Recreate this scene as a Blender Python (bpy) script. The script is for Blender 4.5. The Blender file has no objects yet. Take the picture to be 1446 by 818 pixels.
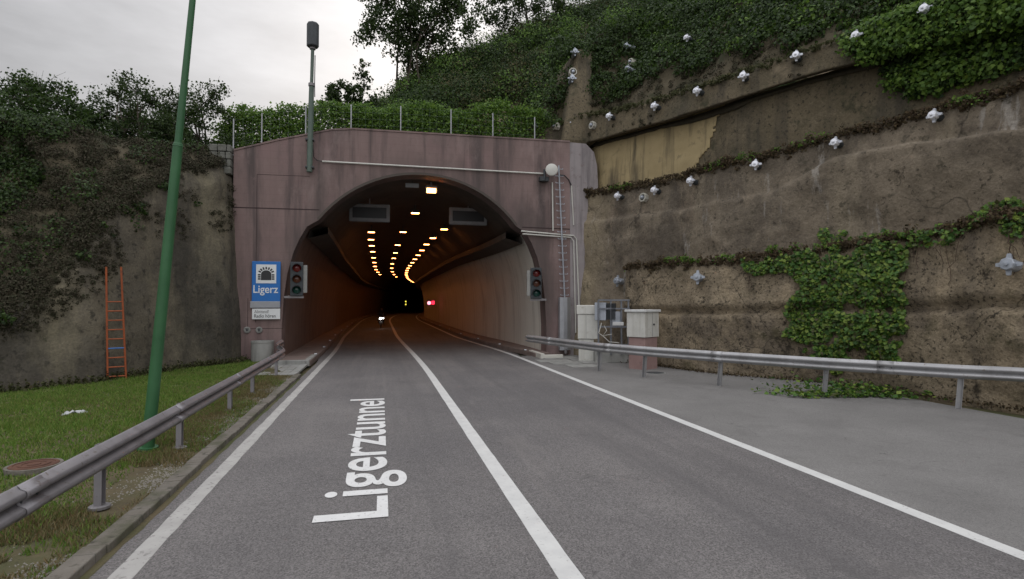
import bpy, math, random
import numpy as np
from mathutils import Vector, Matrix
from mathutils.bvhtree import BVHTree
random.seed(7); RNG = np.random.default_rng(11)
sc = bpy.context.scene
COL = sc.collection
R = math.radians

# ---------------------------------------------------------------- camera
H = 2.4; F = 800.0
cam = bpy.data.cameras.new('camera'); cam.sensor_width = 36; cam.lens = 36*F/1446
cam.clip_start = .05; cam.clip_end = 3000
camo = bpy.data.objects.new('camera', cam); COL.objects.link(camo)
camo.location = (0, 0, H); camo.rotation_euler = (R(90+1.36), 0, R(-13.02))
sc.camera = camo
CM = camo.rotation_euler.to_matrix()
def ray(px, py): return CM @ Vector(((px-723)/F, -(py-409)/F, -1))
def P(px, py, d): return Vector((0, 0, H)) + ray(px, py)*d
def G(px, py, z=0.0):
    r = ray(px, py); return Vector((0, 0, H)) + r*((z-H)/r.z)
def FY(px, py, Y):
    r = ray(px, py); return Vector((0, 0, H)) + r*(Y/r.y)
CI = CM.transposed()
def pix(v):
    c = CI @ (Vector(v)-Vector((0, 0, H)))
    return 723+F*c.x/-c.z, 409-F*c.y/-c.z
def depth(v): return -(CI @ (Vector(v)-Vector((0, 0, H)))).z

# ---------------------------------------------------------------- numpy noise
def _hash(ix, iy, iz, s):
    n = (ix*374761393 + iy*668265263 + iz*2147483647 + s*1274126177) & 0xffffffff
    n = ((n ^ (n >> 13))*1274126177) & 0xffffffff
    n = (n ^ (n >> 16)) & 0xffff
    return n/65535.0
def vnoise(p, s=0):
    p = np.asarray(p, float); i = np.floor(p).astype(np.int64); f = p-i; u = f*f*(3-2*f)
    r = 0
    for dx in (0, 1):
        for dy in (0, 1):
            for dz in (0, 1):
                w = (u[:, 0] if dx else 1-u[:, 0])*(u[:, 1] if dy else 1-u[:, 1])*(u[:, 2] if dz else 1-u[:, 2])
                r = r + w*_hash(i[:, 0]+dx, i[:, 1]+dy, i[:, 2]+dz, s)
    return r
def fbm(p, o=4, s=0):
    p = np.asarray(p, float); a = .5; r = 0; t = 0
    for k in range(o):
        r = r+a*vnoise(p*(2**k)+k*17.3, s+k); t += a; a *= .5
    return r/t-.5
def sstep(a, b, x):
    t = np.clip((x-a)/(b-a), 0, 1); return t*t*(3-2*t)

# ---------------------------------------------------------------- materials
def srgb(r, g, b): return tuple(((c/255)/12.92 if c/255 < .04045 else ((c/255+.055)/1.055)**2.4) for c in (r, g, b))+(1,)
def mat(name, c1, c2=None, scale=1.0, rough=.8, metal=0, bump=0., bscale=20, streak=None, samt=.6, sscale=1.6, slo=.52, shi=.72,
        speck=None, pscale=14, plo=.60, phi=.70, third=None, tscale=.35, tlo=.5, thi=.62, mapz=1.0, spec=.4, emis=None, estr=0, coord='Object', mod=None):
    m = bpy.data.materials.new(name); m.use_nodes = True; nt = m.node_tree; N = nt.nodes; L = nt.links
    b = N['Principled BSDF']; b.inputs['Roughness'].default_value = rough; b.inputs['Metallic'].default_value = metal
    b.inputs['Specular IOR Level'].default_value = spec
    c1 = tuple(c1)[:3]+(1,)
    if emis:
        b.inputs['Emission Color'].default_value = tuple(emis)[:3]+(1,); b.inputs['Emission Strength'].default_value = estr
    tc = N.new('ShaderNodeTexCoord'); src = tc.outputs[coord]
    def noise(sc_, det=6, mp=(1, 1, 1), off=0, dist=0):
        mpn = N.new('ShaderNodeMapping'); mpn.inputs['Scale'].default_value = mp; mpn.inputs['Location'].default_value = (off, off*.7, off*.3)
        L.new(src, mpn.inputs['Vector'])
        n = N.new('ShaderNodeTexNoise'); n.inputs['Scale'].default_value = sc_; n.inputs['Detail'].default_value = det
        n.inputs['Roughness'].default_value = .62; n.inputs['Distortion'].default_value = dist
        L.new(mpn.outputs[0], n.inputs['Vector']); return n.outputs['Fac']
    def rng(fac, lo, hi):
        r = N.new('ShaderNodeMapRange'); r.inputs['From Min'].default_value = lo; r.inputs['From Max'].default_value = hi
        L.new(fac, r.inputs['Value']); return r.outputs[0]
    def mix(a, c, fac, amt=1.0):
        x = N.new('ShaderNodeMix'); x.data_type = 'RGBA'
        if amt != 1.0:
            mm = N.new('ShaderNodeMath'); mm.operation = 'MULTIPLY'; mm.inputs[1].default_value = amt; L.new(fac, mm.inputs[0]); fac = mm.outputs[0]
        L.new(fac, x.inputs['Factor'])
        if isinstance(a, tuple): x.inputs['A'].default_value = a
        else: L.new(a, x.inputs['A'])
        x.inputs['B'].default_value = tuple(c)[:3]+(1,)
        return x.outputs['Result']
    cur = c1
    if c2 is not None: cur = mix(cur, c2, rng(noise(scale, 8, (1, 1, mapz)), .32, .68))
    if third is not None: cur = mix(cur, third, rng(noise(tscale, 7, off=5.3), tlo, thi), .85)
    if streak is not None: cur = mix(cur, streak, rng(noise(sscale, 6, (1, 1, .07), off=3.1, dist=.3), slo, shi), samt)
    if speck is not None: cur = mix(cur, speck, rng(noise(pscale, 5, off=8.7), plo, phi), .85)
    if isinstance(cur, tuple): b.inputs['Base Color'].default_value = cur
    else: L.new(cur, b.inputs['Base Color'])
    if bump:
        bn = N.new('ShaderNodeBump'); bn.inputs['Strength'].default_value = 1; bn.inputs['Distance'].default_value = bump
        L.new(noise(bscale, 8), bn.inputs['Height']); L.new(bn.outputs[0], b.inputs['Normal'])
    if mod: mod(m, nt, b, cur)
    return m
def leafmat(name, cols, trans=.35, rough=.55):
    m = bpy.data.materials.new(name); m.use_nodes = True; nt = m.node_tree; N = nt.nodes; L = nt.links
    b = N['Principled BSDF']; b.inputs['Roughness'].default_value = rough; b.inputs['Specular IOR Level'].default_value = .3
    g = N.new('ShaderNodeNewGeometry'); r = N.new('ShaderNodeValToRGB'); L.new(g.outputs['Random Per Island'], r.inputs[0])
    e = r.color_ramp.elements
    while len(e) < len(cols): e.new(.5)
    for i, c in enumerate(cols): e[i].position = i/(len(cols)-1); e[i].color = tuple(c)+(1,)
    L.new(r.outputs[0], b.inputs['Base Color'])
    t = N.new('ShaderNodeBsdfTranslucent'); L.new(r.outputs[0], t.inputs['Color'])
    x = N.new('ShaderNodeMixShader'); x.inputs[0].default_value = trans
    L.new(b.outputs[0], x.inputs[1]); L.new(t.outputs[0], x.inputs[2]); L.new(x.outputs[0], N['Material Output'].inputs['Surface'])
    return m

def grain(scale, amt):
    # fine aggregate: a Voronoi cell colour lightens / darkens single stones
    def f(m, nt, b, cur):
        N, L = nt.nodes, nt.links
        tc = N.new('ShaderNodeTexCoord'); v = N.new('ShaderNodeTexVoronoi'); v.inputs['Scale'].default_value = scale
        L.new(tc.outputs['Object'], v.inputs['Vector'])
        bw = N.new('ShaderNodeRGBToBW'); L.new(v.outputs['Color'], bw.inputs[0])
        mr = N.new('ShaderNodeMapRange'); mr.inputs['To Min'].default_value = 1-amt; mr.inputs['To Max'].default_value = 1+amt; L.new(bw.outputs[0], mr.inputs['Value'])
        x = N.new('ShaderNodeVectorMath'); x.operation = 'SCALE'
        L.new(b.inputs['Base Color'].links[0].from_socket, x.inputs[0]); L.new(mr.outputs[0], x.inputs['Scale'])
        L.new(x.outputs[0], b.inputs['Base Color'])
    return f
def cracks(scale, width, col, amt=.7):
    def f(m, nt, b, cur):
        N, L = nt.nodes, nt.links
        tc = N.new('ShaderNodeTexCoord'); n = N.new('ShaderNodeTexNoise'); n.inputs['Scale'].default_value = 1.3; n.inputs['Detail'].default_value = 8; L.new(tc.outputs['Object'], n.inputs['Vector'])
        mx = N.new('ShaderNodeMix'); mx.data_type = 'RGBA'; mx.blend_type = 'ADD'; mx.inputs['Factor'].default_value = .9; L.new(tc.outputs['Object'], mx.inputs['A']); L.new(n.outputs['Color'], mx.inputs['B'])
        v = N.new('ShaderNodeTexVoronoi'); v.feature = 'DISTANCE_TO_EDGE'; v.inputs['Scale'].default_value = scale; L.new(mx.outputs['Result'], v.inputs['Vector'])
        k = N.new('ShaderNodeMapRange'); k.inputs['From Min'].default_value = width; k.inputs['From Max'].default_value = 0; k.inputs['To Max'].default_value = amt; L.new(v.outputs['Distance'], k.inputs['Value'])
        n2 = N.new('ShaderNodeTexNoise'); n2.inputs['Scale'].default_value = .45; L.new(tc.outputs['Object'], n2.inputs['Vector'])
        k2 = N.new('ShaderNodeMapRange'); k2.inputs['From Min'].default_value = .5; k2.inputs['From Max'].default_value = .6; L.new(n2.outputs['Fac'], k2.inputs['Value'])
        mm = N.new('ShaderNodeMath'); mm.operation = 'MULTIPLY'; L.new(k.outputs[0], mm.inputs[0]); L.new(k2.outputs[0], mm.inputs[1])
        x = N.new('ShaderNodeMix'); x.data_type = 'RGBA'; L.new(mm.outputs[0], x.inputs['Factor']); L.new(b.inputs['Base Color'].links[0].from_socket, x.inputs['A']); x.inputs['B'].default_value = tuple(col)+(1,)
        L.new(x.outputs['Result'], b.inputs['Base Color'])
    return f
def patch_y(y0, y1, col, amt):
    # blends to a paler colour towards one end of the wall
    def f(m, nt, b, cur):
        N, L = nt.nodes, nt.links
        tc = N.new('ShaderNodeTexCoord'); sp = N.new('ShaderNodeSeparateXYZ'); L.new(tc.outputs['Object'], sp.inputs[0])
        n = N.new('ShaderNodeTexNoise'); n.inputs['Scale'].default_value = .9; n.inputs['Detail'].default_value = 7; L.new(tc.outputs['Object'], n.inputs['Vector'])
        a = N.new('ShaderNodeMath'); a.operation = 'MULTIPLY_ADD'; a.inputs[1].default_value = 3.5; L.new(n.outputs['Fac'], a.inputs[0]); L.new(sp.outputs[1], a.inputs[2])
        k = N.new('ShaderNodeMapRange'); k.inputs['From Min'].default_value = y0+1.75; k.inputs['From Max'].default_value = y1+1.75; k.inputs['To Max'].default_value = amt; L.new(a.outputs[0], k.inputs['Value'])
        x = N.new('ShaderNodeMix'); x.data_type = 'RGBA'; L.new(k.outputs[0], x.inputs['Factor']); L.new(b.inputs['Base Color'].links[0].from_socket, x.inputs['A']); x.inputs['B'].default_value = tuple(col)+(1,)
        L.new(x.outputs['Result'], b.inputs['Base Color'])
    return f
def soot(cx, cz, r0, r1, col, amt):
    def f(m, nt, b, cur):
        N, L = nt.nodes, nt.links
        tc = N.new('ShaderNodeTexCoord'); mp = N.new('ShaderNodeMapping'); mp.inputs['Location'].default_value = (-cx, 0, -cz); mp.inputs['Scale'].default_value = (1, 0, 1); L.new(tc.outputs['Object'], mp.inputs[0])
        ln = N.new('ShaderNodeVectorMath'); ln.operation = 'LENGTH'; L.new(mp.outputs[0], ln.inputs[0])
        n = N.new('ShaderNodeTexNoise'); n.inputs['Scale'].default_value = 1.1; n.inputs['Detail'].default_value = 7; mp2 = N.new('ShaderNodeMapping'); mp2.inputs['Scale'].default_value = (1, 1, .3); L.new(tc.outputs['Object'], mp2.inputs[0]); L.new(mp2.outputs[0], n.inputs['Vector'])
        a = N.new('ShaderNodeMath'); a.operation = 'MULTIPLY_ADD'; a.inputs[1].default_value = -3.2; L.new(n.outputs['Fac'], a.inputs[0]); L.new(ln.outputs['Value'], a.inputs[2])
        k = N.new('ShaderNodeMapRange'); k.inputs['From Min'].default_value = r1-1.6; k.inputs['From Max'].default_value = r0-1.6; k.inputs['To Max'].default_value = amt; L.new(a.outputs[0], k.inputs['Value'])
        x = N.new('ShaderNodeMix'); x.data_type = 'RGBA'; L.new(k.outputs[0], x.inputs['Factor']); L.new(b.inputs['Base Color'].links[0].from_socket, x.inputs['A']); x.inputs['B'].default_value = tuple(col)+(1,)
        L.new(x.outputs['Result'], b.inputs['Base Color'])
    return f
def multi(*fs_):
    def f(m, nt, b, cur):
        for q in fs_: q(m, nt, b, cur)
    return f
def blotch(scale, lo, hi, col, amt, off=0, mp=(1, 1, 1), dist=0):
    def f(m, nt, b, cur):
        N, L = nt.nodes, nt.links
        tc = N.new('ShaderNodeTexCoord'); mpn = N.new('ShaderNodeMapping'); mpn.inputs['Location'].default_value = (off, off, off); mpn.inputs['Scale'].default_value = mp; L.new(tc.outputs['Object'], mpn.inputs[0])
        n = N.new('ShaderNodeTexNoise'); n.inputs['Scale'].default_value = scale; n.inputs['Detail'].default_value = 9; n.inputs['Roughness'].default_value = .7; n.inputs['Distortion'].default_value = dist; L.new(mpn.outputs[0], n.inputs['Vector'])
        k = N.new('ShaderNodeMapRange'); k.inputs['From Min'].default_value = lo; k.inputs['From Max'].default_value = hi; k.inputs['To Max'].default_value = amt; L.new(n.outputs['Fac'], k.inputs['Value'])
        x = N.new('ShaderNodeMix'); x.data_type = 'RGBA'; L.new(k.outputs[0], x.inputs['Factor']); L.new(b.inputs['Base Color'].links[0].from_socket, x.inputs['A']); x.inputs['B'].default_value = tuple(col)+(1,)
        L.new(x.outputs['Result'], b.inputs['Base Color'])
    return f
def seams(axis, period, width, col, offs=0, axis2=None, period2=1, coln=None):
    # joints between concrete pours / form boards
    def f(m, nt, b, cur):
        N, L = nt.nodes, nt.links
        tc = N.new('ShaderNodeTexCoord'); sp = N.new('ShaderNodeSeparateXYZ'); L.new(tc.outputs['Object'], sp.inputs[0])
        def one(ax, per, wd):
            a = N.new('ShaderNodeMath'); a.operation = 'ADD'; a.inputs[1].default_value = offs; L.new(sp.outputs[ax], a.inputs[0])
            k = N.new('ShaderNodeMath'); k.operation = 'PINGPONG'; k.inputs[1].default_value = per/2; L.new(a.outputs[0], k.inputs[0])
            c = N.new('ShaderNodeMath'); c.operation = 'LESS_THAN'; c.inputs[1].default_value = wd; L.new(k.outputs[0], c.inputs[0]); return c.outputs[0]
        fac = one(axis, period, width)
        if axis2 is not None:
            g = one(axis2, period2, width); mx = N.new('ShaderNodeMath'); mx.operation = 'MAXIMUM'; L.new(fac, mx.inputs[0]); L.new(g, mx.inputs[1]); fac = mx.outputs[0]
        mm = N.new('ShaderNodeMath'); mm.operation = 'MULTIPLY'; mm.inputs[1].default_value = .55; L.new(fac, mm.inputs[0])
        x = N.new('ShaderNodeMix'); x.data_type = 'RGBA'; L.new(mm.outputs[0], x.inputs['Factor'])
        L.new(b.inputs['Base Color'].links[0].from_socket, x.inputs['A']); x.inputs['B'].default_value = tuple(col)+(1,)
        L.new(x.outputs['Result'], b.inputs['Base Color'])
    return f

M = {}
M['asphalt'] = mat('asphalt', (.125, .117, .115), (.160, .150, .146), .5, .9, bump=.004, bscale=160, third=(.108, .102, .103), tscale=.18, tlo=.45, thi=.65, speck=(.20, .185, .17), pscale=70, plo=.60, phi=.68, mod=multi(grain(75, .55), blotch(1.0, .46, .62, (.088, .083, .084), .55, 3, (1, .05, 1)), blotch(1.3, .56, .66, (.19, .175, .165), .35, 9, (1, .12, 1)), blotch(.5, .6, .64, (.085, .08, .08), .4, 19), cracks(.35, .004, (.04, .038, .036), .6)))
M['asphalt_old'] = mat('asphalt_old', (.155, .15, .144), (.19, .184, .177), .6, .92, bump=.003, bscale=120, third=(.145, .14, .135), tscale=.5, tlo=.52, thi=.7, speck=(.11, .105, .10), pscale=5, plo=.64, phi=.74, mod=multi(grain(90, .3), cracks(.8, .007, (.05, .048, .045), .55), blotch(.9, .55, .68, (.12, .115, .11), .6, 3)))
M['paint'] = mat('paint', (.60, .60, .58), (.50, .50, .49), 3, .7, speck=(.30, .29, .28), pscale=22, plo=.60, phi=.72, bump=.002, bscale=90)
M['paint_dirty'] = mat('worn_paint', (.42, .41, .39), (.33, .32, .305), 2.5, .8, speck=(.18, .17, .165), pscale=16, plo=.56, phi=.68, bump=.002, bscale=90)
M['caption_white'] = mat('caption_white', (.68, .68, .67), (.58, .58, .57), 3, .7, bump=.001, bscale=90, speck=(.26, .25, .25), pscale=24, plo=.60, phi=.70)  # white of the map caption, with worn specks
M['kerb'] = mat('kerb', (.135, .12, .10), (.19, .172, .148), 2.2, .95, bump=.014, bscale=18, third=(.075, .075, .045), tscale=1.4, tlo=.48, thi=.62, speck=(.05, .047, .035), pscale=9, plo=.55, phi=.68, mod=seams(1, 1.0, .008, (.05, .05, .045)))
M['soil'] = mat('soil', (.085, .068, .036), (.135, .105, .06), 1.4, .95, bump=.03, bscale=12, third=(.055, .07, .022), tscale=.5, tlo=.42, thi=.6, speck=(.05, .045, .03), pscale=12)
M['gravel'] = mat('gravel', (.16, .14, .115), (.24, .225, .20), 8, .95, bump=.03, bscale=40, third=(.11, .105, .05), tscale=1.2, tlo=.47, thi=.6, mod=grain(45, .6))
M['pink'] = mat('pink_concrete', (.180, .126, .117), (.225, .160, .148), .9, .85, bump=.004, bscale=30, third=(.21, .14, .135), tscale=.4,
                streak=(.065, .052, .05), samt=.85, sscale=1.3, slo=.50, shi=.66, mapz=.4, speck=(.17, .12, .115), pscale=5, plo=.6, phi=.75, mod=multi(seams(2, .30, .004, (.12, .08, .078), 0, 0, .9), blotch(1.1, .5, .7, (.10, .078, .074), .7, 7, (1, 1, .25)), blotch(.5, .52, .66, (.33, .25, .235), .45, 2, (1, 1, .5)), soot(1.85, 2.69, 5.3, 6.3, (.085, .068, .062), .6)))
M['pink_plinth'] = mat('pink_plinth', (.27, .175, .16), (.32, .215, .198), 2, .85, speck=(.18, .12, .11), pscale=6, bump=.004, bscale=30)
M['lilac'] = mat('lilac_concrete', (.27, .24, .245), (.33, .30, .30), 1.4, .85, bump=.005, bscale=26, streak=(.12, .11, .115), samt=.7, sscale=3.5, slo=.48, shi=.7, speck=(.2, .16, .16), pscale=4, plo=.58, phi=.72)
M['groove'] = mat('joint_groove', (.045, .03, .03), rough=.95)
M['vault'] = mat('sooty_concrete', (.058, .048, .040), (.082, .068, .056), .7, .8, bump=.006, bscale=10, streak=(.022, .019, .017), samt=.5, mod=seams(1, 5.0, .04, (.085, .07, .06)))
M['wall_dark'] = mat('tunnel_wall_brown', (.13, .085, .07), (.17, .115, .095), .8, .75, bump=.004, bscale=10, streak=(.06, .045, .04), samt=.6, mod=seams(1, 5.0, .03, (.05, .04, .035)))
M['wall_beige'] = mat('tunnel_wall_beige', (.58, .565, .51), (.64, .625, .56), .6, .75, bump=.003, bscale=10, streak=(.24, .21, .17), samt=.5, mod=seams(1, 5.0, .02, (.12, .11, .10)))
M['shot_low'] = mat('shotcrete_low', (.165, .132, .088), (.285, .232, .160), 1.6, .95, bump=.06, bscale=7, third=(.13, .105, .077), tscale=.5, tlo=.5, thi=.62,
                    streak=(.075, .062, .048), samt=.7, sscale=.9, speck=(.03, .024, .017), pscale=11, plo=.56, phi=.61, mod=multi(blotch(2.6, .57, .66, (.028, .022, .015), .9, 4), blotch(.8, .50, .68, (.37, .295, .195), .75, 12, (1, 1, .6)), blotch(.7, .56, .66, (.07, .062, .03), .7, 22), cracks(.45, .012, (.03, .025, .018), .8), grain(26, .22)))
M['shot_mid'] = mat('shotcrete_mid', (.165, .136, .100), (.230, .190, .140), .7, .95, bump=.05, bscale=6, third=(.098, .080, .060), tscale=.4, tlo=.47, thi=.6,
                    streak=(.25, .21, .15), samt=.6, sscale=.8, slo=.56, shi=.68, speck=(.05, .042, .03), pscale=8, plo=.60, phi=.68, mod=multi(blotch(2.2, .60, .68, (.035, .028, .02), .85, 4), blotch(.45, .5, .66, (.072, .060, .047), .7, 15, (1, 1, .35), .6), blotch(.6, .56, .68, (.29, .23, .165), .6, 9, (.8, .8, .5), .8), blotch(1.4, .60, .66, (.36, .34, .31), .5, 31, (1, 1, .18)), patch_y(23.2, 24.9, (.29, .24, .155), .75), blotch(2.6, .58, .66, (.05, .045, .03), .7, 41), cracks(.3, .010, (.04, .033, .025), .7), grain(22, .18), blotch(5, .62, .68, (.03, .024, .018), .8, 77)))
M['shot_up'] = mat('shotcrete_upper', (.105, .086, .054), (.155, .125, .080), .8, .95, bump=.03, bscale=5, third=(.10, .085, .055), tscale=.6,
                   streak=(.055, .048, .036), samt=.75, sscale=1.1, slo=.5, shi=.64, speck=(.04, .034, .024), pscale=8, plo=.56, phi=.64, mod=multi(blotch(1.8, .53, .66, (.04, .04, .022), .85, 4), blotch(.7, .56, .68, (.21, .17, .115), .6, 9), grain(22, .18)))
M['yellow'] = mat('yellow_render', (.385, .305, .165), (.30, .235, .125), .8, .9, bump=.012, bscale=5, streak=(.085, .07, .045), samt=.85, sscale=.85, slo=.52, shi=.62,
                  speck=(.22, .175, .10), pscale=2.4, plo=.57, phi=.68)
M['shot_left'] = mat('shotcrete_left', (.095, .082, .060), (.145, .125, .090), .6, .95, bump=.03, bscale=5, third=(.062, .056, .046), tscale=.3, tlo=.46, thi=.6,
                     streak=(.045, .042, .034), samt=.7, sscale=.7, slo=.47, shi=.62, speck=(.04, .036, .028), pscale=4, plo=.57, phi=.64, mod=multi(blotch(1.1, .55, .66, (.035, .031, .024), .8, 4), blotch(.35, .52, .66, (.19, .165, .11), .7, 11, (1, 1, .4)), blotch(3, .6, .68, (.03, .035, .016), .8, 19), grain(24, .2)))
M['stone'] = mat('grey_stone', (.17, .17, .15), (.10, .10, .085), 4, .9, bump=.02, bscale=12, speck=(.08, .085, .06), pscale=7)
M['earth'] = mat('hill_earth', (.13, .10, .065), (.19, .145, .095), .5, .95, bump=.05, bscale=3, third=(.045, .05, .022), tscale=.4, speck=(.04, .035, .02), pscale=4)
M['earth_dark'] = mat('dark_earth', (.06, .05, .03), (.095, .078, .048), .8, .95, bump=.05, bscale=3, third=(.03, .034, .014), tscale=.6, speck=(.03, .026, .016), pscale=5)
M['bare_earth'] = mat('bare_earth', (.20, .15, .10), (.27, .205, .14), .6, .95, bump=.05, bscale=3, streak=(.12, .09, .06), samt=.5)
M['galv'] = mat('galvanised_steel', (.42, .43, .45), (.34, .35, .37), 2.5, .5, .55, bump=.001, bscale=40, streak=(.22, .20, .19), samt=.4, sscale=4)
M['galv_dark'] = mat('dusty_steel', (.26, .25, .255), (.20, .19, .195), 2.5, .6, .35, streak=(.12, .105, .10), samt=.5, sscale=3)
M['alu'] = mat('bright_aluminium', (.86, .87, .92), (.74, .76, .82), 9, .35, .35)
M['plate'] = mat('weathered_plate', (.58, .60, .65), (.44, .455, .49), 6, .5, .4, speck=(.22, .18, .14), pscale=9, plo=.6, phi=.68)
M['alu_dull'] = mat('dull_zinc', (.42, .45, .50), (.34, .37, .41), 7, .5, .5)
M['rack'] = mat('rack_steel', (.20, .21, .23), (.14, .15, .17), 6, .5, .4)
M['mark_pale'] = mat('pale_grout', (.50, .49, .44), (.36, .34, .28), 7, .9)
M['black'] = mat('black_plastic', (.015, .015, .017), rough=.5)
M['darkgrey'] = mat('dark_grey_metal', (.06, .068, .072), (.045, .05, .055), 5, .55, .2)
M['green'] = mat('green_paint', (.030, .105, .042), (.042, .135, .055), 2, .5, streak=(.03, .06, .03), samt=.4, sscale=5)
M['greygreen'] = mat('grey_green_paint', (.075, .105, .085), (.095, .13, .105), 3, .5)
M['orange'] = mat('orange_paint', (.34, .085, .025), (.25, .065, .025), 6, .7, speck=(.12, .05, .03), pscale=14, plo=.6, phi=.7)
M['bluestep'] = mat('blue_tape', (.05, .15, .4), rough=.6)
M['white'] = mat('white_enamel', (.66, .67, .66), (.58, .585, .575), 3, .5, streak=(.36, .34, .31), samt=.3, sscale=5)
M['cream'] = mat('cream_cabinet', (.60, .595, .55), (.53, .525, .485), 3, .6, streak=(.34, .32, .27), samt=.45, sscale=5, speck=(.42, .40, .34), pscale=8)
M['signblue'] = mat('sign_blue', (.012, .13, .42), (.015, .15, .46), 2, .4)
M['signwhite'] = mat('sign_white', (.72, .74, .74), (.64, .66, .66), 2, .45)
M['signgrey'] = mat('faded_grey', (.33, .34, .36), (.26, .27, .29), 1.5, .6)
M['casing'] = mat('dusty_casing', (.20, .20, .21), (.14, .14, .145), 3, .7)
M['inkdark'] = mat('ink_dark', (.03, .03, .032), rough=.6)
M['inkgrey'] = mat('ink_grey', (.22, .22, .22), rough=.6)
M['red_lens'] = mat('red_lens', (.16, .018, .015), rough=.25, spec=.6)
M['amber_lens'] = mat('amber_lens', (.11, .038, .02), rough=.25, spec=.6)
M['green_lens'] = mat('green_lens', (.010, .055, .043), rough=.25, spec=.6)
M['lamp'] = mat('orange_lamp', (1, .6, .3), emis=(1.0, .32, .08), estr=32)
M['lamp_near'] = mat('orange_floodlight', (1, .6, .3), emis=(1.0, .45, .16), estr=9)
M['lamp_white'] = mat('headlight_white', (1, 1, 1), emis=(1, .95, .9), estr=25)
M['lamp_red'] = mat('red_signal', (.5, 0, .02), emis=(1, .03, .07), estr=2.2)
M['lamp_pink'] = mat('red_ring_signal', (.9, .3, .35), emis=(1, .28, .36), estr=3)
M['lamp_yellow'] = mat('yellow_signal', (.8, .7, .1), emis=(.9, .75, .08), estr=1.6)
M['reflector'] = mat('reflector_white', (.85, .87, .9), rough=.2, emis=None)
M['concrete'] = mat('grey_concrete', (.25, .25, .235), (.33, .33, .31), 1.8, .9, bump=.006, bscale=20, streak=(.10, .105, .095), samt=.6, sscale=3)
M['rust'] = mat('rusty_iron', (.13, .062, .038), (.085, .04, .028), 7, .85, .2, bump=.004, bscale=40)
M['litter'] = mat('crumpled_plastic', (.42, .43, .44), rough=.35)
M['bark'] = mat('bark', (.05, .04, .03), (.075, .06, .045), 4, .95, bump=.02, bscale=14)
M['twig'] = mat('dry_twig', (.085, .055, .038), (.06, .04, .03), 4, .95)
M['rubber'] = mat('rubber', (.012, .012, .012), rough=.8)
M['cloth'] = mat('dark_riding_suit', (.02, .02, .024), rough=.8)
M['cable'] = mat('black_cable', (.02, .02, .022), rough=.6)
M['beam_shade'] = mat('dark_beam_shade', (.035, .030, .020), (.055, .046, .03), 5, .95, bump=.01, bscale=20)  # near-black colour standing in for the shade under the beam
M['moss'] = mat('moss', (.055, .075, .018), (.08, .095, .03), 5, .95, bump=.03, bscale=20)
M['leaf_dark'] = leafmat('leaf_dark', [(.013, .030, .007), (.028, .056, .010), (.055, .100, .018), (.020, .038, .011)])
M['leaf_tree'] = leafmat('leaf_tree', [(.018, .036, .010), (.035, .060, .016), (.055, .085, .024)], .4)
M['leaf_vine'] = leafmat('leaf_vine', [(.05, .105, .018), (.09, .175, .028), (.16, .26, .04), (.07, .14, .025)], .4)
M['leaf_ivy'] = leafmat('leaf_ivy', [(.035, .085, .018), (.06, .14, .025), (.11, .21, .033), (.22, .29, .05), (.045, .10, .025), (.10, .09, .04)], .3)
M['leaf_brown'] = leafmat('leaf_brown', [(.075, .048, .026), (.05, .036, .024), (.10, .072, .036), (.045, .04, .02)], .15, .9)
M['leaf_dry'] = leafmat('leaf_dry_dark', [(.035, .030, .018), (.05, .043, .027), (.028, .034, .014), (.07, .055, .038)], .15, .9)  # dull brown-green colours of dry leaves
M['leaf_olive'] = leafmat('leaf_olive', [(.05, .055, .02), (.07, .075, .03), (.04, .05, .018), (.10, .085, .04)], .2, .9)
M['grass'] = leafmat('grass_blade', [(.065, .14, .018), (.11, .20, .028), (.16, .24, .042), (.20, .21, .07)], .3, .7)
M['drygrass'] = leafmat('dry_blade', [(.20, .14, .07), (.13, .105, .04), (.25, .20, .11), (.07, .12, .025)], .2, .9)

# ---------------------------------------------------------------- object helpers
def tag(o, label=None, cat=None, group=None, kind=None):
    if label: o['label'] = label
    if cat: o['category'] = cat
    if group: o['group'] = group
    if kind: o['kind'] = kind
    return o
def empty(name, loc=(0, 0, 0), rz=0, **k):
    o = bpy.data.objects.new(name, None); o.location = loc; o.rotation_euler = (0, 0, rz); o.empty_display_size = .2
    COL.objects.link(o); return tag(o, **k)
def meshobj(name, verts, faces, m, parent=None, smooth=False, ang=35, bevel=0, **k):
    me = bpy.data.meshes.new(name); me.from_pydata([tuple(v) for v in verts], [], faces); me.validate(); me.update()
    me.materials.append(m)
    if smooth:
        me.polygons.foreach_set('use_smooth', [True]*len(me.polygons)); me.set_sharp_from_angle(angle=R(ang))
    o = bpy.data.objects.new(name, me); COL.objects.link(o)
    if parent: o.parent = parent
    if bevel:
        b = o.modifiers.new('bevel', 'BEVEL'); b.width = bevel; b.segments = 2; b.limit_method = 'ANGLE'; b.angle_limit = R(40)
    return tag(o, **k)
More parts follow.
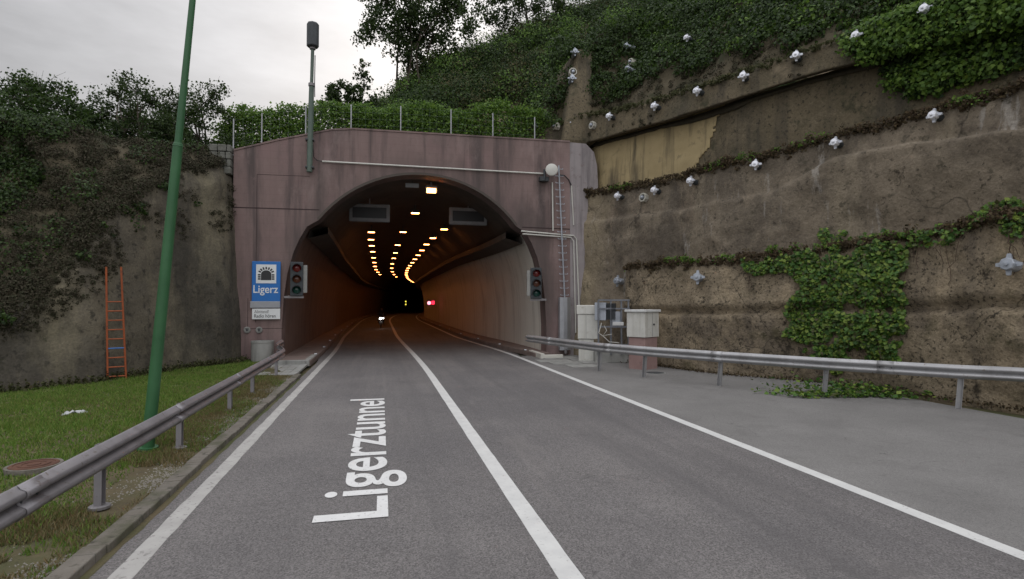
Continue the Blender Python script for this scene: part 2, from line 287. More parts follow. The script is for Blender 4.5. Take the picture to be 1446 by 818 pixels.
class MB:
    def __init__(s): s.v = []; s.f = []
    def add(s, vs, fs):
        n = len(s.v); s.v += [tuple(v) for v in vs]; s.f += [tuple(i+n for i in f) for f in fs]; return s
    def box(s, c, d, rz=0, rot=None):
        x, y, z = d[0]/2, d[1]/2, d[2]/2
        mt = rot if rot is not None else Matrix.Rotation(rz, 3, 'Z')
        vs = [Vector(c)+mt @ Vector((a*x, b*y, e*z)) for e in (-1, 1) for b in (-1, 1) for a in (-1, 1)]
        return s.add(vs, [(0, 2, 3, 1), (4, 5, 7, 6), (0, 1, 5, 4), (2, 6, 7, 3), (0, 4, 6, 2), (1, 3, 7, 5)])
    def tube(s, pts, r, n=10, caps=True):
        pts = [Vector(p) for p in pts]; rs = r if isinstance(r, (list, tuple)) else [r]*len(pts); rings = []; up = None
        for i, p in enumerate(pts):
            t = (pts[min(i+1, len(pts)-1)]-pts[max(i-1, 0)]).normalized()
            if up is None: up = Vector((0, 0, 1)) if abs(t.z) < .9 else Vector((1, 0, 0))
            a = t.cross(up); a = a.normalized() if a.length > 1e-5 else t.orthogonal().normalized(); b = a.cross(t).normalized(); up = b
            rings.append([p+a*(rs[i]*math.cos(2*math.pi*k/n))+b*(rs[i]*math.sin(2*math.pi*k/n)) for k in range(n)])
        vs = [v for q in rings for v in q]; fs = []
        for i in range(len(pts)-1):
            for k in range(n): fs.append((i*n+k, i*n+(k+1) % n, (i+1)*n+(k+1) % n, (i+1)*n+k))
        if caps: fs += [tuple(range(n-1, -1, -1)), tuple((len(pts)-1)*n+k for k in range(n))]
        return s.add(vs, fs)
    def lathe(s, prof, o, ax, n=20):
        ax = Vector(ax).normalized(); a = ax.orthogonal().normalized(); b = ax.cross(a); o = Vector(o); vs = []; fs = []
        for (r, h) in prof:
            for k in range(n):
                t = 2*math.pi*k/n; vs.append(o+ax*h+a*(r*math.cos(t))+b*(r*math.sin(t)))
        for i in range(len(prof)-1):
            for k in range(n): fs.append((i*n+k, i*n+(k+1) % n, (i+1)*n+(k+1) % n, (i+1)*n+k))
        fs += [tuple(range(n-1, -1, -1)), tuple((len(prof)-1)*n+k for k in range(n))]
        return s.add(vs, fs)
    def prism(s, poly, o, ux, uy, un):
        o = Vector(o); ux, uy, un = Vector(ux), Vector(uy), Vector(un); n = len(poly)
        vs = [o+ux*p[0]+uy*p[1] for p in poly]+[o+ux*p[0]+uy*p[1]+un for p in poly]
        fs = [tuple(range(n-1, -1, -1)), tuple(range(n, 2*n))]+[(i, (i+1) % n, (i+1) % n+n, i+n) for i in range(n)]
        return s.add(vs, fs)
    def build(s, name, m, parent=None, smooth=False, bevel=0, **k): return meshobj(name, s.v, s.f, m, parent, smooth, bevel=bevel, **k)
def kids(o): return [c for c in bpy.data.objects if c.parent == o]
def copy_tree(o, parent=None):
    c = o.copy(); COL.objects.link(c); c.parent = parent
    for ch in kids(o): copy_tree(ch, c)
    return c
def text(name, body, m, xf, w=None, h=None, parent=None, ext=.004, **k):
    cu = bpy.data.curves.new('t', 'FONT'); cu.body = body; cu.extrude = ext; cu.offset = k.pop('bold', 0); cu.resolution_u = 6
    o = bpy.data.objects.new('t', cu); COL.objects.link(o); bpy.context.view_layer.update()
    me = bpy.data.meshes.new_from_object(o.evaluated_get(bpy.context.evaluated_depsgraph_get()))
    bpy.data.objects.remove(o)
    co = np.empty(len(me.vertices)*3); me.vertices.foreach_get('co', co); co = co.reshape(-1, 3)
    mn, mx = co.min(0), co.max(0)
    sx = w/(mx[0]-mn[0]); sy = h/(mx[1]-mn[1]) if h else sx
    co[:, 0] = (co[:, 0]-mn[0])*sx; co[:, 1] = (co[:, 1]-mn[1])*sy
    me.vertices.foreach_set('co', co.ravel()); me.materials.clear(); me.materials.append(m); me.name = name
    o = bpy.data.objects.new(name, me); COL.objects.link(o); o.matrix_world = xf; o.parent = parent
    return tag(o, **k)
def leafmesh(name, pts, nrm, size, m, parent=None, jit=.5, asp=.8, lean=.9, **k):
    pts = np.asarray(pts, float); n = len(pts)
    nr = np.asarray(nrm, float)+RNG.normal(0, lean, (n, 3)); nr /= np.linalg.norm(nr, axis=1)[:, None]+1e-9
    t = RNG.normal(0, 1, (n, 3)); t -= nr*(t*nr).sum(1)[:, None]; t /= np.linalg.norm(t, axis=1)[:, None]+1e-9
    b = np.cross(nr, t); s = (size if np.isscalar(size) else np.asarray(size))*(1+RNG.uniform(-jit, jit, n)); s = s[:, None]
    V = np.empty((n, 4, 3)); V[:, 0] = pts-t*s*.5; V[:, 1] = pts+b*s*asp*.5+nr*s*.1; V[:, 2] = pts+t*s*.5; V[:, 3] = pts-b*s*asp*.5+nr*s*.1
    return quads(name, V, m, parent, **k)
def quads(name, V, m, parent=None, **k):
    n, c = V.shape[:2]; me = bpy.data.meshes.new(name); me.vertices.add(n*c); me.vertices.foreach_set('co', V.ravel())
    me.loops.add(n*c); me.loops.foreach_set('vertex_index', np.arange(n*c)); me.polygons.add(n)
    me.polygons.foreach_set('loop_start', np.arange(n)*c); me.polygons.foreach_set('loop_total', np.full(n, c)); me.update(); me.materials.append(m)
    o = bpy.data.objects.new(name, me); COL.objects.link(o); o.parent = parent
    return tag(o, **k)
def gridfaces(nu, nv): return [(i*nv+j, (i+1)*nv+j, (i+1)*nv+j+1, i*nv+j+1) for i in range(nu-1) for j in range(nv-1)]

# ---------------------------------------------------------------- tunnel path
def curve(Y): return 0 if Y < 72 else (Y-72)**2/900
def cen(Y): return 1.7-.5*float(sstep(27, 45, Y))+curve(Y)
def hw(Y): return 1-.07*float(sstep(27, 45, Y))
def road_left(Y): return -2.2-.35*float(sstep(27, 45, Y))+curve(Y)
def road_mid(Y): return 1.63-.5*float(sstep(18, 45, Y))+curve(Y)
def road_right(Y): return 5.95-.8*float(sstep(24, 42, Y))+curve(Y)
YS = [-10, -5, 0, 3, 6, 9, 12, 15, 18, 20, 22, 24]+[26+2*i for i in range(38)]+[102+4*i for i in range(42)]
def ribbon(name, fa, fb, z, m, ys=YS, parent=None, **k):
    vs = []; fs = []
    for y in ys: vs += [(fa(y), y, z), (fb(y), y, z)]
    for i in range(len(ys)-1): fs.append((2*i, 2*i+1, 2*i+3, 2*i+2))
    return meshobj(name, vs, fs, m, parent, **k)

# ---------------------------------------------------------------- ground and road
meshobj('ground', [(-900, -900, -.12), (900, -900, -.12), (900, 900, -.12), (-900, 900, -.12)], [(0, 1, 2, 3)], M['soil'], kind='structure')
ribbon('road', lambda y: road_left(y)-(.30 if y < 25 else .42), lambda y: road_right(y)+.12 if y < 24.9 else road_right(y)+.35, .0, M['asphalt'], kind='structure')
def ragged(base, amp, s):
    return lambda y: base(y)+amp*float(fbm(np.array([[y*3.1, s, .3]]), 3)[0])
YF = [-8+.25*i for i in range(440)]+[102+4*i for i in range(42)]
ribbon('road_line', ragged(lambda y: road_left(y)-.10, .035, 1), ragged(lambda y: road_left(y)+.10, .03, 2), .004, M['paint_dirty'], YF, kind='structure')
ribbon('road_line', ragged(lambda y: road_mid(y)-.11, .015, 3), ragged(lambda y: road_mid(y)+.11, .015, 4), .004, M['paint'], YF, kind='structure')
ribbon('road_line', ragged(lambda y: road_right(y)-.10, .015, 5), ragged(lambda y: road_right(y)+.10, .015, 6), .004, M['paint'], YF, kind='structure')
ribbon('gutter', ragged(lambda y: road_left(y)-.36, .01, 11), ragged(lambda y: road_left(y)-.26, .06, 12), .004, M['soil'], [-8+.2*i for i in range(136)], kind='structure')
# lay-by strip between the right line and the retaining wall
vs = []; fs = []
ysd = [-10+.5*i for i in range(71)]
for y in ysd: vs += [(road_right(y)+.12, y, 0), (19 if y < 8 else 13, y, 0)]
fs = [(2*i, 2*i+1, 2*i+3, 2*i+2) for i in range(len(ysd)-1)]
meshobj('pavement', vs, fs, M['asphalt_old'], kind='structure')
# kerb with drain gap on the left
kb = MB(); y = -8
while y < 19.6:
    ln = random.uniform(.85, 1.1); h = .085+random.uniform(-.01, .012); dx = random.uniform(-.012, .012)
    kb.box((-2.64+dx, y+ln/2, h/2-.05), (.20, ln-.015, h+.1)); y += ln
kb.build('kerb', M['kerb'], bevel=.012, kind='structure')
pv = MB()
for i in range(6):
    for j in range(7):
        pv.box((-2.72-.27*i-.13, 19.75+.5*j+.25, .02+random.uniform(-.006, .006)), (.255, .485, .08))
pv.build('paving_slabs', M['concrete'], bevel=.008, kind='structure')
pv = MB()
for (x, y, a, b) in ((7.0, 22.6, 1.4, .9), (8.5, 22.9, 1.4, .9), (7.2, 21.6, 1.2, .85), (8.5, 21.8, 1.3, .9), (7.5, 20.5, 1.1, .9), (7.6, 23.7, 1.5, .9)):
    pv.box((x, y, .005), (a, b, .03+random.uniform(0, .012)), random.uniform(-.03, .03))
pv.build('paving_slabs', M['concrete'], bevel=.01, kind='structure')

# map caption overlay, added as lettering lying on the lane
bx = .14; y0 = G(555, 730).y+.0; y1 = G(548, 563).y
M['caption_white']
xf = Matrix(((0, -1, 0, bx), (1, 0, 0, y0), (0, 0, 1, .009), (0, 0, 0, 1)))
t = text('map_caption', 'Ligerztunnel', M['caption_white'], xf, w=y1-y0, h=1.08, ext=.001, bold=.012, kind='structure')
t.location.x = bx+.22   # room for the tail of the g

# ---------------------------------------------------------------- left verge
nu, nv = 150, 150
xs = np.linspace(0, 1, nu)**1.6*-40-2.74; ys = np.linspace(-12, 27, nv)
gx, gy = np.meshgrid(xs, ys, indexing='ij')
pp = np.stack([gx.ravel()*.6, gy.ravel()*.6, 0*gx.ravel()], 1)
gz = .03+.16*fbm(pp, 4, 5).reshape(gx.shape)+.05*sstep(0, 3, -2.74-gx)
gz = np.where(gx > -2.9, np.minimum(gz, .03), gz)
me_v = np.stack([gx.ravel(), gy.ravel(), gz.ravel()], 1)
meshobj('verge', me_v, gridfaces(nu, nv)[::1], M['soil'], smooth=True, ang=180, kind='structure')
def vz(x, y): return .03+.16*fbm(np.stack([x*.6, y*.6, 0*x], 1), 4, 5)+.05*sstep(0, 3, -2.74-x)
# gravel strip
n = 9000; x = -2.76-np.abs(RNG.normal(0, .26, n)); y = RNG.uniform(-1, 19.5, n)
keep = (fbm(np.stack([x*2, y*.9, 0*x], 1), 3, 9) > -.02); x = x[keep]; y = y[keep]; z = vz(x, y)
V = []; Fc = []
for a, b, c in zip(x, y, z):
    s = random.uniform(.005, .015); k = len(V)
    V += [(a-s, b-s*.6, c), (a+s*.8, b-s, c), (a+s, b+s*.7, c), (a-s*.7, b+s, c), (a+random.uniform(-s, s)*.4, b, c+s*1.1)]
    Fc += [(k, k+1, k+4), (k+1, k+2, k+4), (k+2, k+3, k+4), (k+3, k, k+4)]
M['stone_chip'] = mat('stone_chip', (.17, .155, .13), (.30, .28, .25), 30, .9)
meshobj('gravel', V, Fc, M['stone_chip'], kind='stuff')

# ---------------------------------------------------------------- left retaining wall + embankment
def resample(pts, step):
    pts = [Vector(p) for p in pts]; out = [pts[0]]
    for a, b in zip(pts[:-1], pts[1:]):
        n = max(1, int((b-a).length/step))
        out += [a.lerp(b, (i+1)/n) for i in range(n)]
    return out
def smooth_line(p, it):
    p = [v.copy() for v in p]
    for _ in range(it):
        q = [v.copy() for v in p]
        for i in range(1, len(p)-1): q[i] = (p[i-1]+p[i]*2+p[i+1])/4
        p = q
    return p
lb = [Vector((-26, -8, 0)), Vector((-20, 5, 0)), Vector((-14, 13, 0))]+[G(c, y) for c, y in ((0, 558), (70, 550), (150, 541), (230, 527), (300, 517))]+[Vector((-6.0, 23.5, 0)), Vector((-5.55, 24.6, 0)), Vector((-5.45, 25.3, 0))]
lline = smooth_line(resample(lb, .18), 6)
topL = ([0, 60, 110, 150, 200, 240, 300, 338], [442, 415, 362, 312, 270, 246, 230, 222])
def outn(line, i, side):
    t = line[min(i+1, len(line)-1)]-line[max(i-1, 0)]; return Vector((t.y, -t.x, 0)).normalized()*side
def ztop(v, tab):
    c, _ = pix(v); c = c if depth(v) > 3 else -1e3
    y = np.interp(c, tab[0], tab[1]); return H+(428-y)/F*depth(v) if c >= tab[0][0] and depth(v) > 3 else None
ln = [];
for i, p in enumerate(lline):
    nrm = outn(lline, i, -1)   # away from the road
    zt = ztop(p+nrm*.5, topL); ln.append([p, nrm, zt])
zt0 = next(a[2] for a in ln if a[2] is not None)
for a in ln:
    if a[2] is None: a[2] = zt0
nr_ = 46; V = np.empty((len(ln), nr_, 3))
for i, (p, nrm, zt) in enumerate(ln):
    for j in range(nr_):
        f = j/(nr_-1); q = p+nrm*(.55*f+.15*max(0, f-.9)*10); V[i, j] = (q.x, q.y, -.1+(zt+.1)*f)
P3 = V.reshape(-1, 3); nn = np.repeat(np.array([[a[1].x, a[1].y, 0] for a in ln]), nr_, axis=0)
edge = np.repeat(np.array([max(.45, min(1, (len(ln)-1-i)/6)) for i in range(len(ln))]), nr_)
P3 = P3-nn*((.55*fbm(P3*.45, 4, 3)+.12*fbm(P3*2.2, 3, 6))*edge)[:, None]
LW = P3.reshape(len(ln), nr_, 3)
meshobj('retaining_wall', P3, gridfaces(len(ln), nr_), M['shot_left'], smooth=True, ang=180,
        label='dark stained sprayed concrete wall on the left behind the orange ladder and the grass', cat='retaining wall')
# embankment above it
nb = 40; E = np.empty((len(ln), nb, 3))
for i, (p, nrm, zt) in enumerate(ln):
    top = Vector(LW[i, -1]); cap = 8.5
    for j in range(nb):
        d = 26*(j/(nb-1))**1.4; z = top.z-.05+min(.95*d, max(cap-top.z, 0)+.03*d)
        E[i, j] = (top.x+nrm.x*d*.8-.35*d*.3, top.y+nrm.y*d*.8+.3*d, z)
E3 = E.reshape(-1, 3); E3[:, 2] += .8*fbm(E3*.5, 4, 8)*np.tile(np.minimum(1, np.arange(nb)/4), len(ln))
meshobj('embankment', E3, gridfaces(len(ln), nb), M['earth_dark'], smooth=True, ang=180, kind='structure')
E = E3.reshape(len(ln), nb, 3)

# ---------------------------------------------------------------- right-hand tiers
rb = [Vector((8.2, 29.5, 0)), Vector((8.3, 24.98, 0)), G(850, 505)-Vector((.62, 0, 0))]+[G(c, y) for c, y in ( (930, 517), (1012, 528), (1160, 540), (1300, 558), (1446, 580))]
d = (rb[-1]-rb[-2]).normalized(); rb += [rb[-1]+Vector((.42, -.9, 0)).normalized()*6, rb[-1]+Vector((.35, -.94, 0)).normalized()*22]
rline = smooth_line(resample(rb, .12), 20)
yL1 = ([815, 865, 900, 960, 1040, 1180, 1280, 1446], [388, 384, 378, 372, 368, 350, 335, 308])
yL2 = ([800, 815, 860, 930, 990, 1070, 1180, 1300, 1446], [275, 272, 268, 255, 240, 222, 190, 158, 118])
yL3b = ([780, 815, 835, 950, 1040, 1140, 1300, 1446], [205, 203, 198, 166, 137, 104, 62, 22])
yL3t = ([760, 815, 870, 930, 1000, 1130, 1300, 1446], [182, 163, 156, 140, 118, 74, 14, -36])
def zline(line, off, tab):
    out = []; last = None
    for i, p in enumerate(line):
        n_ = outn(line, i, -1); q = p+n_*off
        if depth(q) > 5 and pix(q)[0] <= 1446:
            c = pix(q)[0]; last = H+(428-np.interp(c, tab[0], tab[1]))/F*depth(q)
        out.append(last)
    return np.array(out)
nR = len(rline)
RN = [outn(rline, i, -1) for i in range(nR)]
RN = [Vector(v) for v in [-1*Vector((-n.x, -n.y, 0)) for n in RN]]
assert RN[nR//2].x > 0, 'outward'
O1, O2, O3, O4 = 0.0, .75, 1.75, 1.35
z1 = zline(rline, .3, yL1); z2 = zline(rline, O2+.3, yL2); z3 = zline(rline, O4, yL3b); z4 = zline(rline, O4+.1, yL3t)
SURF = []
def tier(name, rows, i0, i1, m, amp=.10, seed=1, fine=.05, parent=None, step=.11, foot=True, **k):
    """rows = list of (offset, z array) from bottom to back of the ledge"""
    idx = range(i0, i1); pts = []
    segs = []
    for a, b in zip(rows[:-1], rows[1:]):
        L_ = max(abs(float(np.mean(b[0]))-float(np.mean(a[0]))), float(np.max(np.abs(b[1][i0:i1]-a[1][i0:i1])))); segs.append(max(2, int(L_/step)))
    tot = sum(segs)+1; V = np.empty((len(idx), tot, 3)); Nn = np.empty((len(idx), tot, 3))
    for ii, i in enumerate(idx):
        j = 0
        for (a, b), s in zip(zip(rows[:-1], rows[1:]), segs):
            for k_ in range(s+(1 if b is rows[-1] else 0)):
                f = k_/s; oa = a[0][i] if isinstance(a[0], np.ndarray) else a[0]; ob = b[0][i] if isinstance(b[0], np.ndarray) else b[0]; o = oa+(ob-oa)*f; z = a[1][i]+(b[1][i]-a[1][i])*f; q = rline[i]+RN[i]*o
                V[ii, j] = (q.x, q.y, z); Nn[ii, j] = (RN[i].x, RN[i].y, 0); j += 1
    p = V.reshape(-1, 3); q = Nn.reshape(-1, 3)
    disp = amp*2*fbm(p*.5, 4, seed)+fine*2*fbm(p*2.6, 4, seed+3)
    fadei = np.clip(np.arange(len(idx))/8, 0, 1).repeat(tot)
    p = p-q*(disp*fadei)[:, None]; p[:, 2] += (disp*.5*fadei)*(p[:, 2] > .3)
    fc = gridfaces(len(idx), tot)
    o = meshobj(name, p, fc, m, parent, smooth=True, ang=180, **k)
    SURF.append((name, p, fc)); return p.reshape(len(idx), tot, 3)
zero = np.full(nR, -.15)
# first index of the low tier (its left end sticks out of the wall behind)
iT1 = next(i for i, p in enumerate(rline) if pix(p)[0] > 868 and p.y < 24.5)
colr = np.array([pix(p+RN[i]*O2)[0] if depth(p) > 4 else 1600 for i, p in enumerate(rline)])
yR = ([1000, 1130, 1190, 1300, 1446], [262, 236, 219, 200, 182]); zr = np.minimum(zline(rline, O2+.15, yR), z2-.25); gr = sstep(1080, 1200, colr)
zr = z2*.82*(1-gr)+zr*gr
T2 = tier('retaining_wall', [(O2-.35, zero), (O2+.08, z2*.6), (O2+.14-.24*gr, zr-.10), (O2+.19-.22*gr, zr-.02), (O2+.24, zr+.05), (O2+.3, z2), (O3+.3, z2+.12)], 0, nR, M['shot_mid'], .20, 21, .07,
          label='middle grey brown shotcrete wall tier above the low creeper covered tier', cat='retaining wall')
for i in range(6):   # taper the end of the low tier back into the wall behind
    pass
def low_off(i): return 0
save = [v.copy() for v in rline]
for k_ in range(7):
    i = iT1+k_; rline[i] = rline[i]+RN[i]*(.75*(1-k_/7)**2)
T1 = tier('retaining_wall', [(O1, zero), (O1-.06, z1*.50), (O1+.14, z1*.53), (O1-.10, z1*.60), (O1+.12, z1), (O2+.4, z1+.10)], iT1, nR, M['shot_low'], .17, 31, .10,
          label='lowest brown pitted shotcrete wall tier behind the cabinets and the right guardrail', cat='retaining wall')
rline[:] = save
T3 = tier('retaining_wall', [(O3, z2-.1), (O3+.15, z3+.15)], 0, nR, M['shot_up'], .07, 41, .04,
          label='recessed upper wall tier with yellow render beside the portal', cat='retaining wall')
T3o = bpy.data.objects[[o.name for o in bpy.data.objects if o.name.startswith('retaining_wall')][-1]]
# yellow render panel, thin skin with a broken right edge
iy = next(i for i, p in enumerate(rline) if pix((*(p+RN[i]*O3).xy, 8.5))[0] > 1015)
pan = T3[0:iy+8].copy(); nu_, nv_ = pan.shape[:2]
for i in range(nu_):
    for j in range(nv_):
        pan[i, j] -= np.array(RN[i])*.035
fcs = []
for i in range(nu_-1):
    for j in range(nv_-1):
        f = j/(nv_-1); lim = iy-9*(1-f)-(0 if f < .6 else -6*(f-.6))+5*float(fbm(np.array([[f*5, 2.2, 0]]), 3, 4)[0])*2
        if i < lim: fcs.append((i*nv_+j, (i+1)*nv_+j, (i+1)*nv_+j+1, i*nv_+j+1))
pv_ = pan.reshape(-1, 3); o = meshobj('render_skin', pv_, fcs, M['yellow'], T3o, smooth=True, ang=180, label='yellowish smooth render with black run-off streaks')
so = o.modifiers.new('solid', 'SOLIDIFY'); so.thickness = .03; so.offset = -1
# beam tier running on above the portal
iB = 0
ext = [Vector((6.6, 26.9, 0)), Vector((7.8, 26.4, 0)), Vector((9.3, 25.7, 0))]
rl_b, rn_b, zb_, zt_ = list(rline), list(RN), list(z3), list(z4)
i4 = next(i for i, p in enumerate(rline) if p.y < 25.4); pre = resample(ext, .12); first = rline[i4]+RN[i4]*O4
pre = [p for p in pre if p.y > first.y+.1]
pz3 = [9.88]*len(pre); pz4 = [H+(428-np.interp(pix((*p.xy, 10.8))[0], yL3t[0], yL3t[1]))/F*depth(p) for p in pre]
old = (rline, RN)
rline = [p-RN[i4]*O4 for p in pre]+rline[i4:]; RN = [RN[i4].copy() for _ in pre]+RN[i4:]
zz3 = np.array(pz3+list(z3[i4:])); zz4 = np.array(pz4+list(z4[i4:])); z5 = zz4+9.0
T4 = tier('retaining_wall', [(O3+.1, zz3+.12), (O4-.02, zz3), (O4+.08, zz4), (O4+.75, zz4+.08)], 0, len(rline), M['shot_up'], .05, 51, .04,
          label='protruding mossy concrete beam tier with a row of bright anchors near the top', cat='retaining wall')
T5 = tier('hillside', [(O4+.5, zz4-.2), (O4+1.6, zz4+1.9), (O4+4.0, zz4+5.0), (O4+14, zz4+13)], 0, len(rline), M['earth_dark'], .35, 61, .12, step=.28, kind='structure')
rline_b, RN_b = rline, RN; rline, RN = old

# ---------------------------------------------------------------- hill behind the portal
xs = np.linspace(-80, 90, 190); ys = 26+np.concatenate([np.linspace(0, 26, 80), np.linspace(26.8, 250, 50)])
gx, gy = np.meshgrid(xs, ys, indexing='ij')
crest = np.interp(gx, [-90, -8, -5, -2.2, 0, 3.4, 9, 18, 40, 90], [8.3, 8.4, 9.2, 12.2, 16.9, 20.3, 23.3, 27.5, 36, 50])
base = np.interp(gx, [-90, -6, -1.7, 8, 12, 90], [8.2, 8.5, 9.45, 9.5, 10.5, 14])
f = sstep(28.5+0*gx, 45, gy)
gz = base+(crest-base)*f+(gy > 45)*np.minimum((gy-45)*-.06, 0)*1.0
pp = np.stack([gx.ravel()*.3, gy.ravel()*.3, gz.ravel()*.3], 1)
gz = gz+(1.6*fbm(pp, 4, 71)+.5*fbm(pp*4, 3, 72)).reshape(gz.shape)*sstep(27.5+0*gx, 31, gy)
HP = np.stack([gx, gy, gz], 2)
gz2 = gz.copy()
hill = meshobj('hill', HP.reshape(-1, 3), gridfaces(len(xs), len(ys)), M['earth'], smooth=True, ang=180, kind='structure')
hb = BVHTree.FromPolygons([tuple(v) for v in HP.reshape(-1, 3)], gridfaces(len(xs), len(ys)))
def hz(x, y):
    r = hb.ray_cast(Vector((x, y, 90)), Vector((0, 0, -1))); return r[0].z if r[0] else 9

# ---------------------------------------------------------------- portal
tun = empty('road_tunnel', (1.7, 25, 0), label='road tunnel with pink stained concrete portal face and dark sooty arched bore', cat='tunnel')
YP = 25.0
low = [(5.70, -.15), (5.70, 1.4), (5.63, 2.6), (5.50, 3.6), (5.27, 4.5), (5.02, 5.1), (4.74, 5.60)]
Ra, zc = 5.33, 2.69; up = []
a0 = math.asin(4.25/Ra)
for k_ in range(25):
    a = a0-2*a0*k_/24; up.append((Ra*math.sin(a), zc+Ra*math.cos(a)))
low2 = [low[0]]
for a, b in zip(low[:-1], low[1:]):
    for q in (1/3, 2/3, 1): low2.append((a[0]+(b[0]-a[0])*q, a[1]+(b[1]-a[1])*q))
sect = low2+up+[(-x, z) for x, z in reversed(low2)]     # right foot -> crown -> left foot
def loc(o):  # children of tun in local coordinates
    o.matrix_parent_inverse = Matrix.Translation((-1.7, -25, 0)); return o
c0 = 1.7
def face_strip(name, outline_l, arch, m, y0, y1):
    poly = outline_l+arch; mb = MB(); mb.prism(poly, (0, y0, 0), (1, 0, 0), (0, 0, 1), (0, y1-y0, 0)); return mb
xsplit = 8.55
topz = lambda x: np.interp(x, [-5.9, -4.2, -2.1, -1.2, 10], [8.62, 9.15, 9.72, 9.82, 9.9])
arch = [(c0+x, z) for x, z in sect]           # right foot to left foot
outl = [(-5.9, -.15), (-5.9, 8.62), (-4.2, 9.15), (-2.1, 9.72), (-1.2, 9.82), (4, 9.86), (xsplit, 9.9), (xsplit, -.15)]
mb = MB(); mb.prism(outl+arch, (0, YP, 0), (1, 0, 0), (0, 0, 1), (0, .9, 0))
pf = loc(mb.build('portal_face', M['pink'], tun, label='pink board-marked concrete with dark vertical run-off stains'))
cham = [(xsplit+.003, -.15), (xsplit+.003, 9.9), (9.35, 9.88), (9.75, 9.5), (9.9, 8.9), (9.98, 7.2), (9.98, -.15)]
mb = MB(); mb.prism(cham, (0, YP-.004, 0), (1, 0, 0), (0, 0, 1), (0, .9, 0))
loc(mb.build('portal_wing', M['lilac'], tun, label='paler lilac grey strip of the portal next to the rock wall'))
# coping and arch rim
mb = MB()
for (xa, za), (xb, zb) in zip(outl[1:6], outl[2:7]):
    mb.add([(xa, YP-.03, za+.002), (xb, YP-.03, zb+.002), (xb, YP+.93, zb+.002), (xa, YP+.93, za+.002), (xa, YP-.03, za+.07), (xb, YP-.03, zb+.07), (xb, YP+.93, zb+.07), (xa, YP+.93, za+.07)],
           [(0, 1, 2, 3), (7, 6, 5, 4), (0, 4, 5, 1), (1, 5, 6, 2), (2, 6, 7, 3), (3, 7, 4, 0)])
loc(mb.build('coping', M['pink'], tun))
mb = MB()
a_in = [(c0+x, z) for x, z in up]; a_out = [(c0+x*1.02, zc+(z-zc)*1.02) for x, z in up]
for i in range(len(up)-1):
    (x0, z0), (x1, z1_), (x2, z2_), (x3, z3_) = a_in[i], a_in[i+1], a_out[i+1], a_out[i]
    mb.add([(x0, YP-.02, z0), (x1, YP-.02, z1_), (x2, YP-.02, z2_), (x3, YP-.02, z3_), (x0, YP-.002, z0), (x1, YP-.002, z1_), (x2, YP-.002, z2_), (x3, YP-.002, z3_)],
           [(3, 2, 1, 0), (0, 1, 5, 4), (2, 3, 7, 6)])
loc(mb.build('arch_rim', M['vault'], tun))
# grooves
mb = MB()
def groove(xa, za, xb, zb, w=.03):
    v = Vector((xb-xa, 0, zb-za)); n_ = Vector((-v.z, 0, v.x)).normalized()*w/2
    a, b = Vector((xa, YP-.003, za)), Vector((xb, YP-.003, zb))
    mb = MB(); mb.add([a-n_, b-n_, b+n_, a+n_], [(0, 1, 2, 3)]); loc(mb.build('joint_line', M['groove'], tun))
groove(-5.9, 6.3, -2.55, 6.32, .045); groove(6.25, 5.85, xsplit, 5.83, .05); groove(-5.0, 1.6, -5.0, 7.7, .02); groove(-5.0, 7.7, -2.95, 7.72, .02); groove(-5.3, 1.35, -3.95, 1.35, .02)
groove(-5.3, 1.35, -5.3, 2.6, .02)

# bore
Yb = [25.9]+[27+2*i for i in range(38)]+[103+4*i for i in range(40)]
def bore(name, sec, m, **k):
    vs = []; n_ = len(sec)
    for y in Yb:
        c = cen(y); s = hw(y)
        for x, z in sec: vs.append((c+x*s, y, z))
    fs = [(i*n_+j, i*n_+j+1, (i+1)*n_+j+1, (i+1)*n_+j) for i in range(len(Yb)-1) for j in range(n_-1)]
    return loc(meshobj(name, vs, fs, m, tun, smooth=True, ang=30, **k))
bore('vault', [low2[-1]]+up+[(-low2[-1][0], low2[-1][1])], M['vault'], label='soot darkened vault of the tunnel bore')
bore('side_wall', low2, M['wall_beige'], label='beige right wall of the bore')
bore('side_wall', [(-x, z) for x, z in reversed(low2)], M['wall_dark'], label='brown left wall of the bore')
for sgn in (1, -1):
    q = [(4.24, 5.74), (3.98, 5.72), (3.98, 5.44), (4.80, 5.20), (4.70, 5.58)]
    bore('ledge_beam', [(sgn*x, z) for x, z in (q+[q[0]])][::sgn], M['vault'])
# unseen cap added to keep daylight out of the far end
vs = [(cen(Yb[-1])+x*hw(Yb[-1]), Yb[-1], z) for x, z in sect]
loc(meshobj('daylight_cap', vs, [tuple(range(len(vs)))], M['vault'], tun))
# pink facing over the lower left inner wall near the mouth is the portal block itself
# raised walkways
def walkway(fa, fb, y0, y1, m, h=.16):
    ysw = [y for y in ([y0]+[y0+1+1.0*i for i in range(int(y1-y0)-1)])]; vs = []
    for y in ysw:
        a, b = fa(y), fb(y); vs += [(a, y, -.05), (a, y, h), (b, y, h), (b, y, -.05)]
    fs = [(i*4+j, i*4+j+1, i*4+j+5, i*4+j+4) for i in range(len(ysw)-1) for j in range(3)]+[(0, 1, 2, 3)]
    return meshobj('walkway', vs, fs, m, kind='structure')
M['walk'] = mat('walkway_concrete', (.16, .12, .105), (.22, .17, .15), 1.5, .9, bump=.004, bscale=20)
walkway(lambda y: road_right(y)+.38+.35*(1-float(sstep(25, 30, y))), lambda y: cen(y)+5.69*hw(y), 24.4, 230, M['walk'])
walkway(lambda y: cen(y)-5.69*hw(y), lambda y: road_left(y)-.45, 23.2, 230, M['walk'])
mb = MB()
for (x, y, w, l, z, h) in ((6.82, 24.0, .18, 2.0, .09, .24), (7.3, 23.1, .9, .22, .06, .18)):
    mb.box((x, y+.6, z), (w, l, h))
mb.build('kerb', M['wall_beige'], bevel=.02, kind='structure')
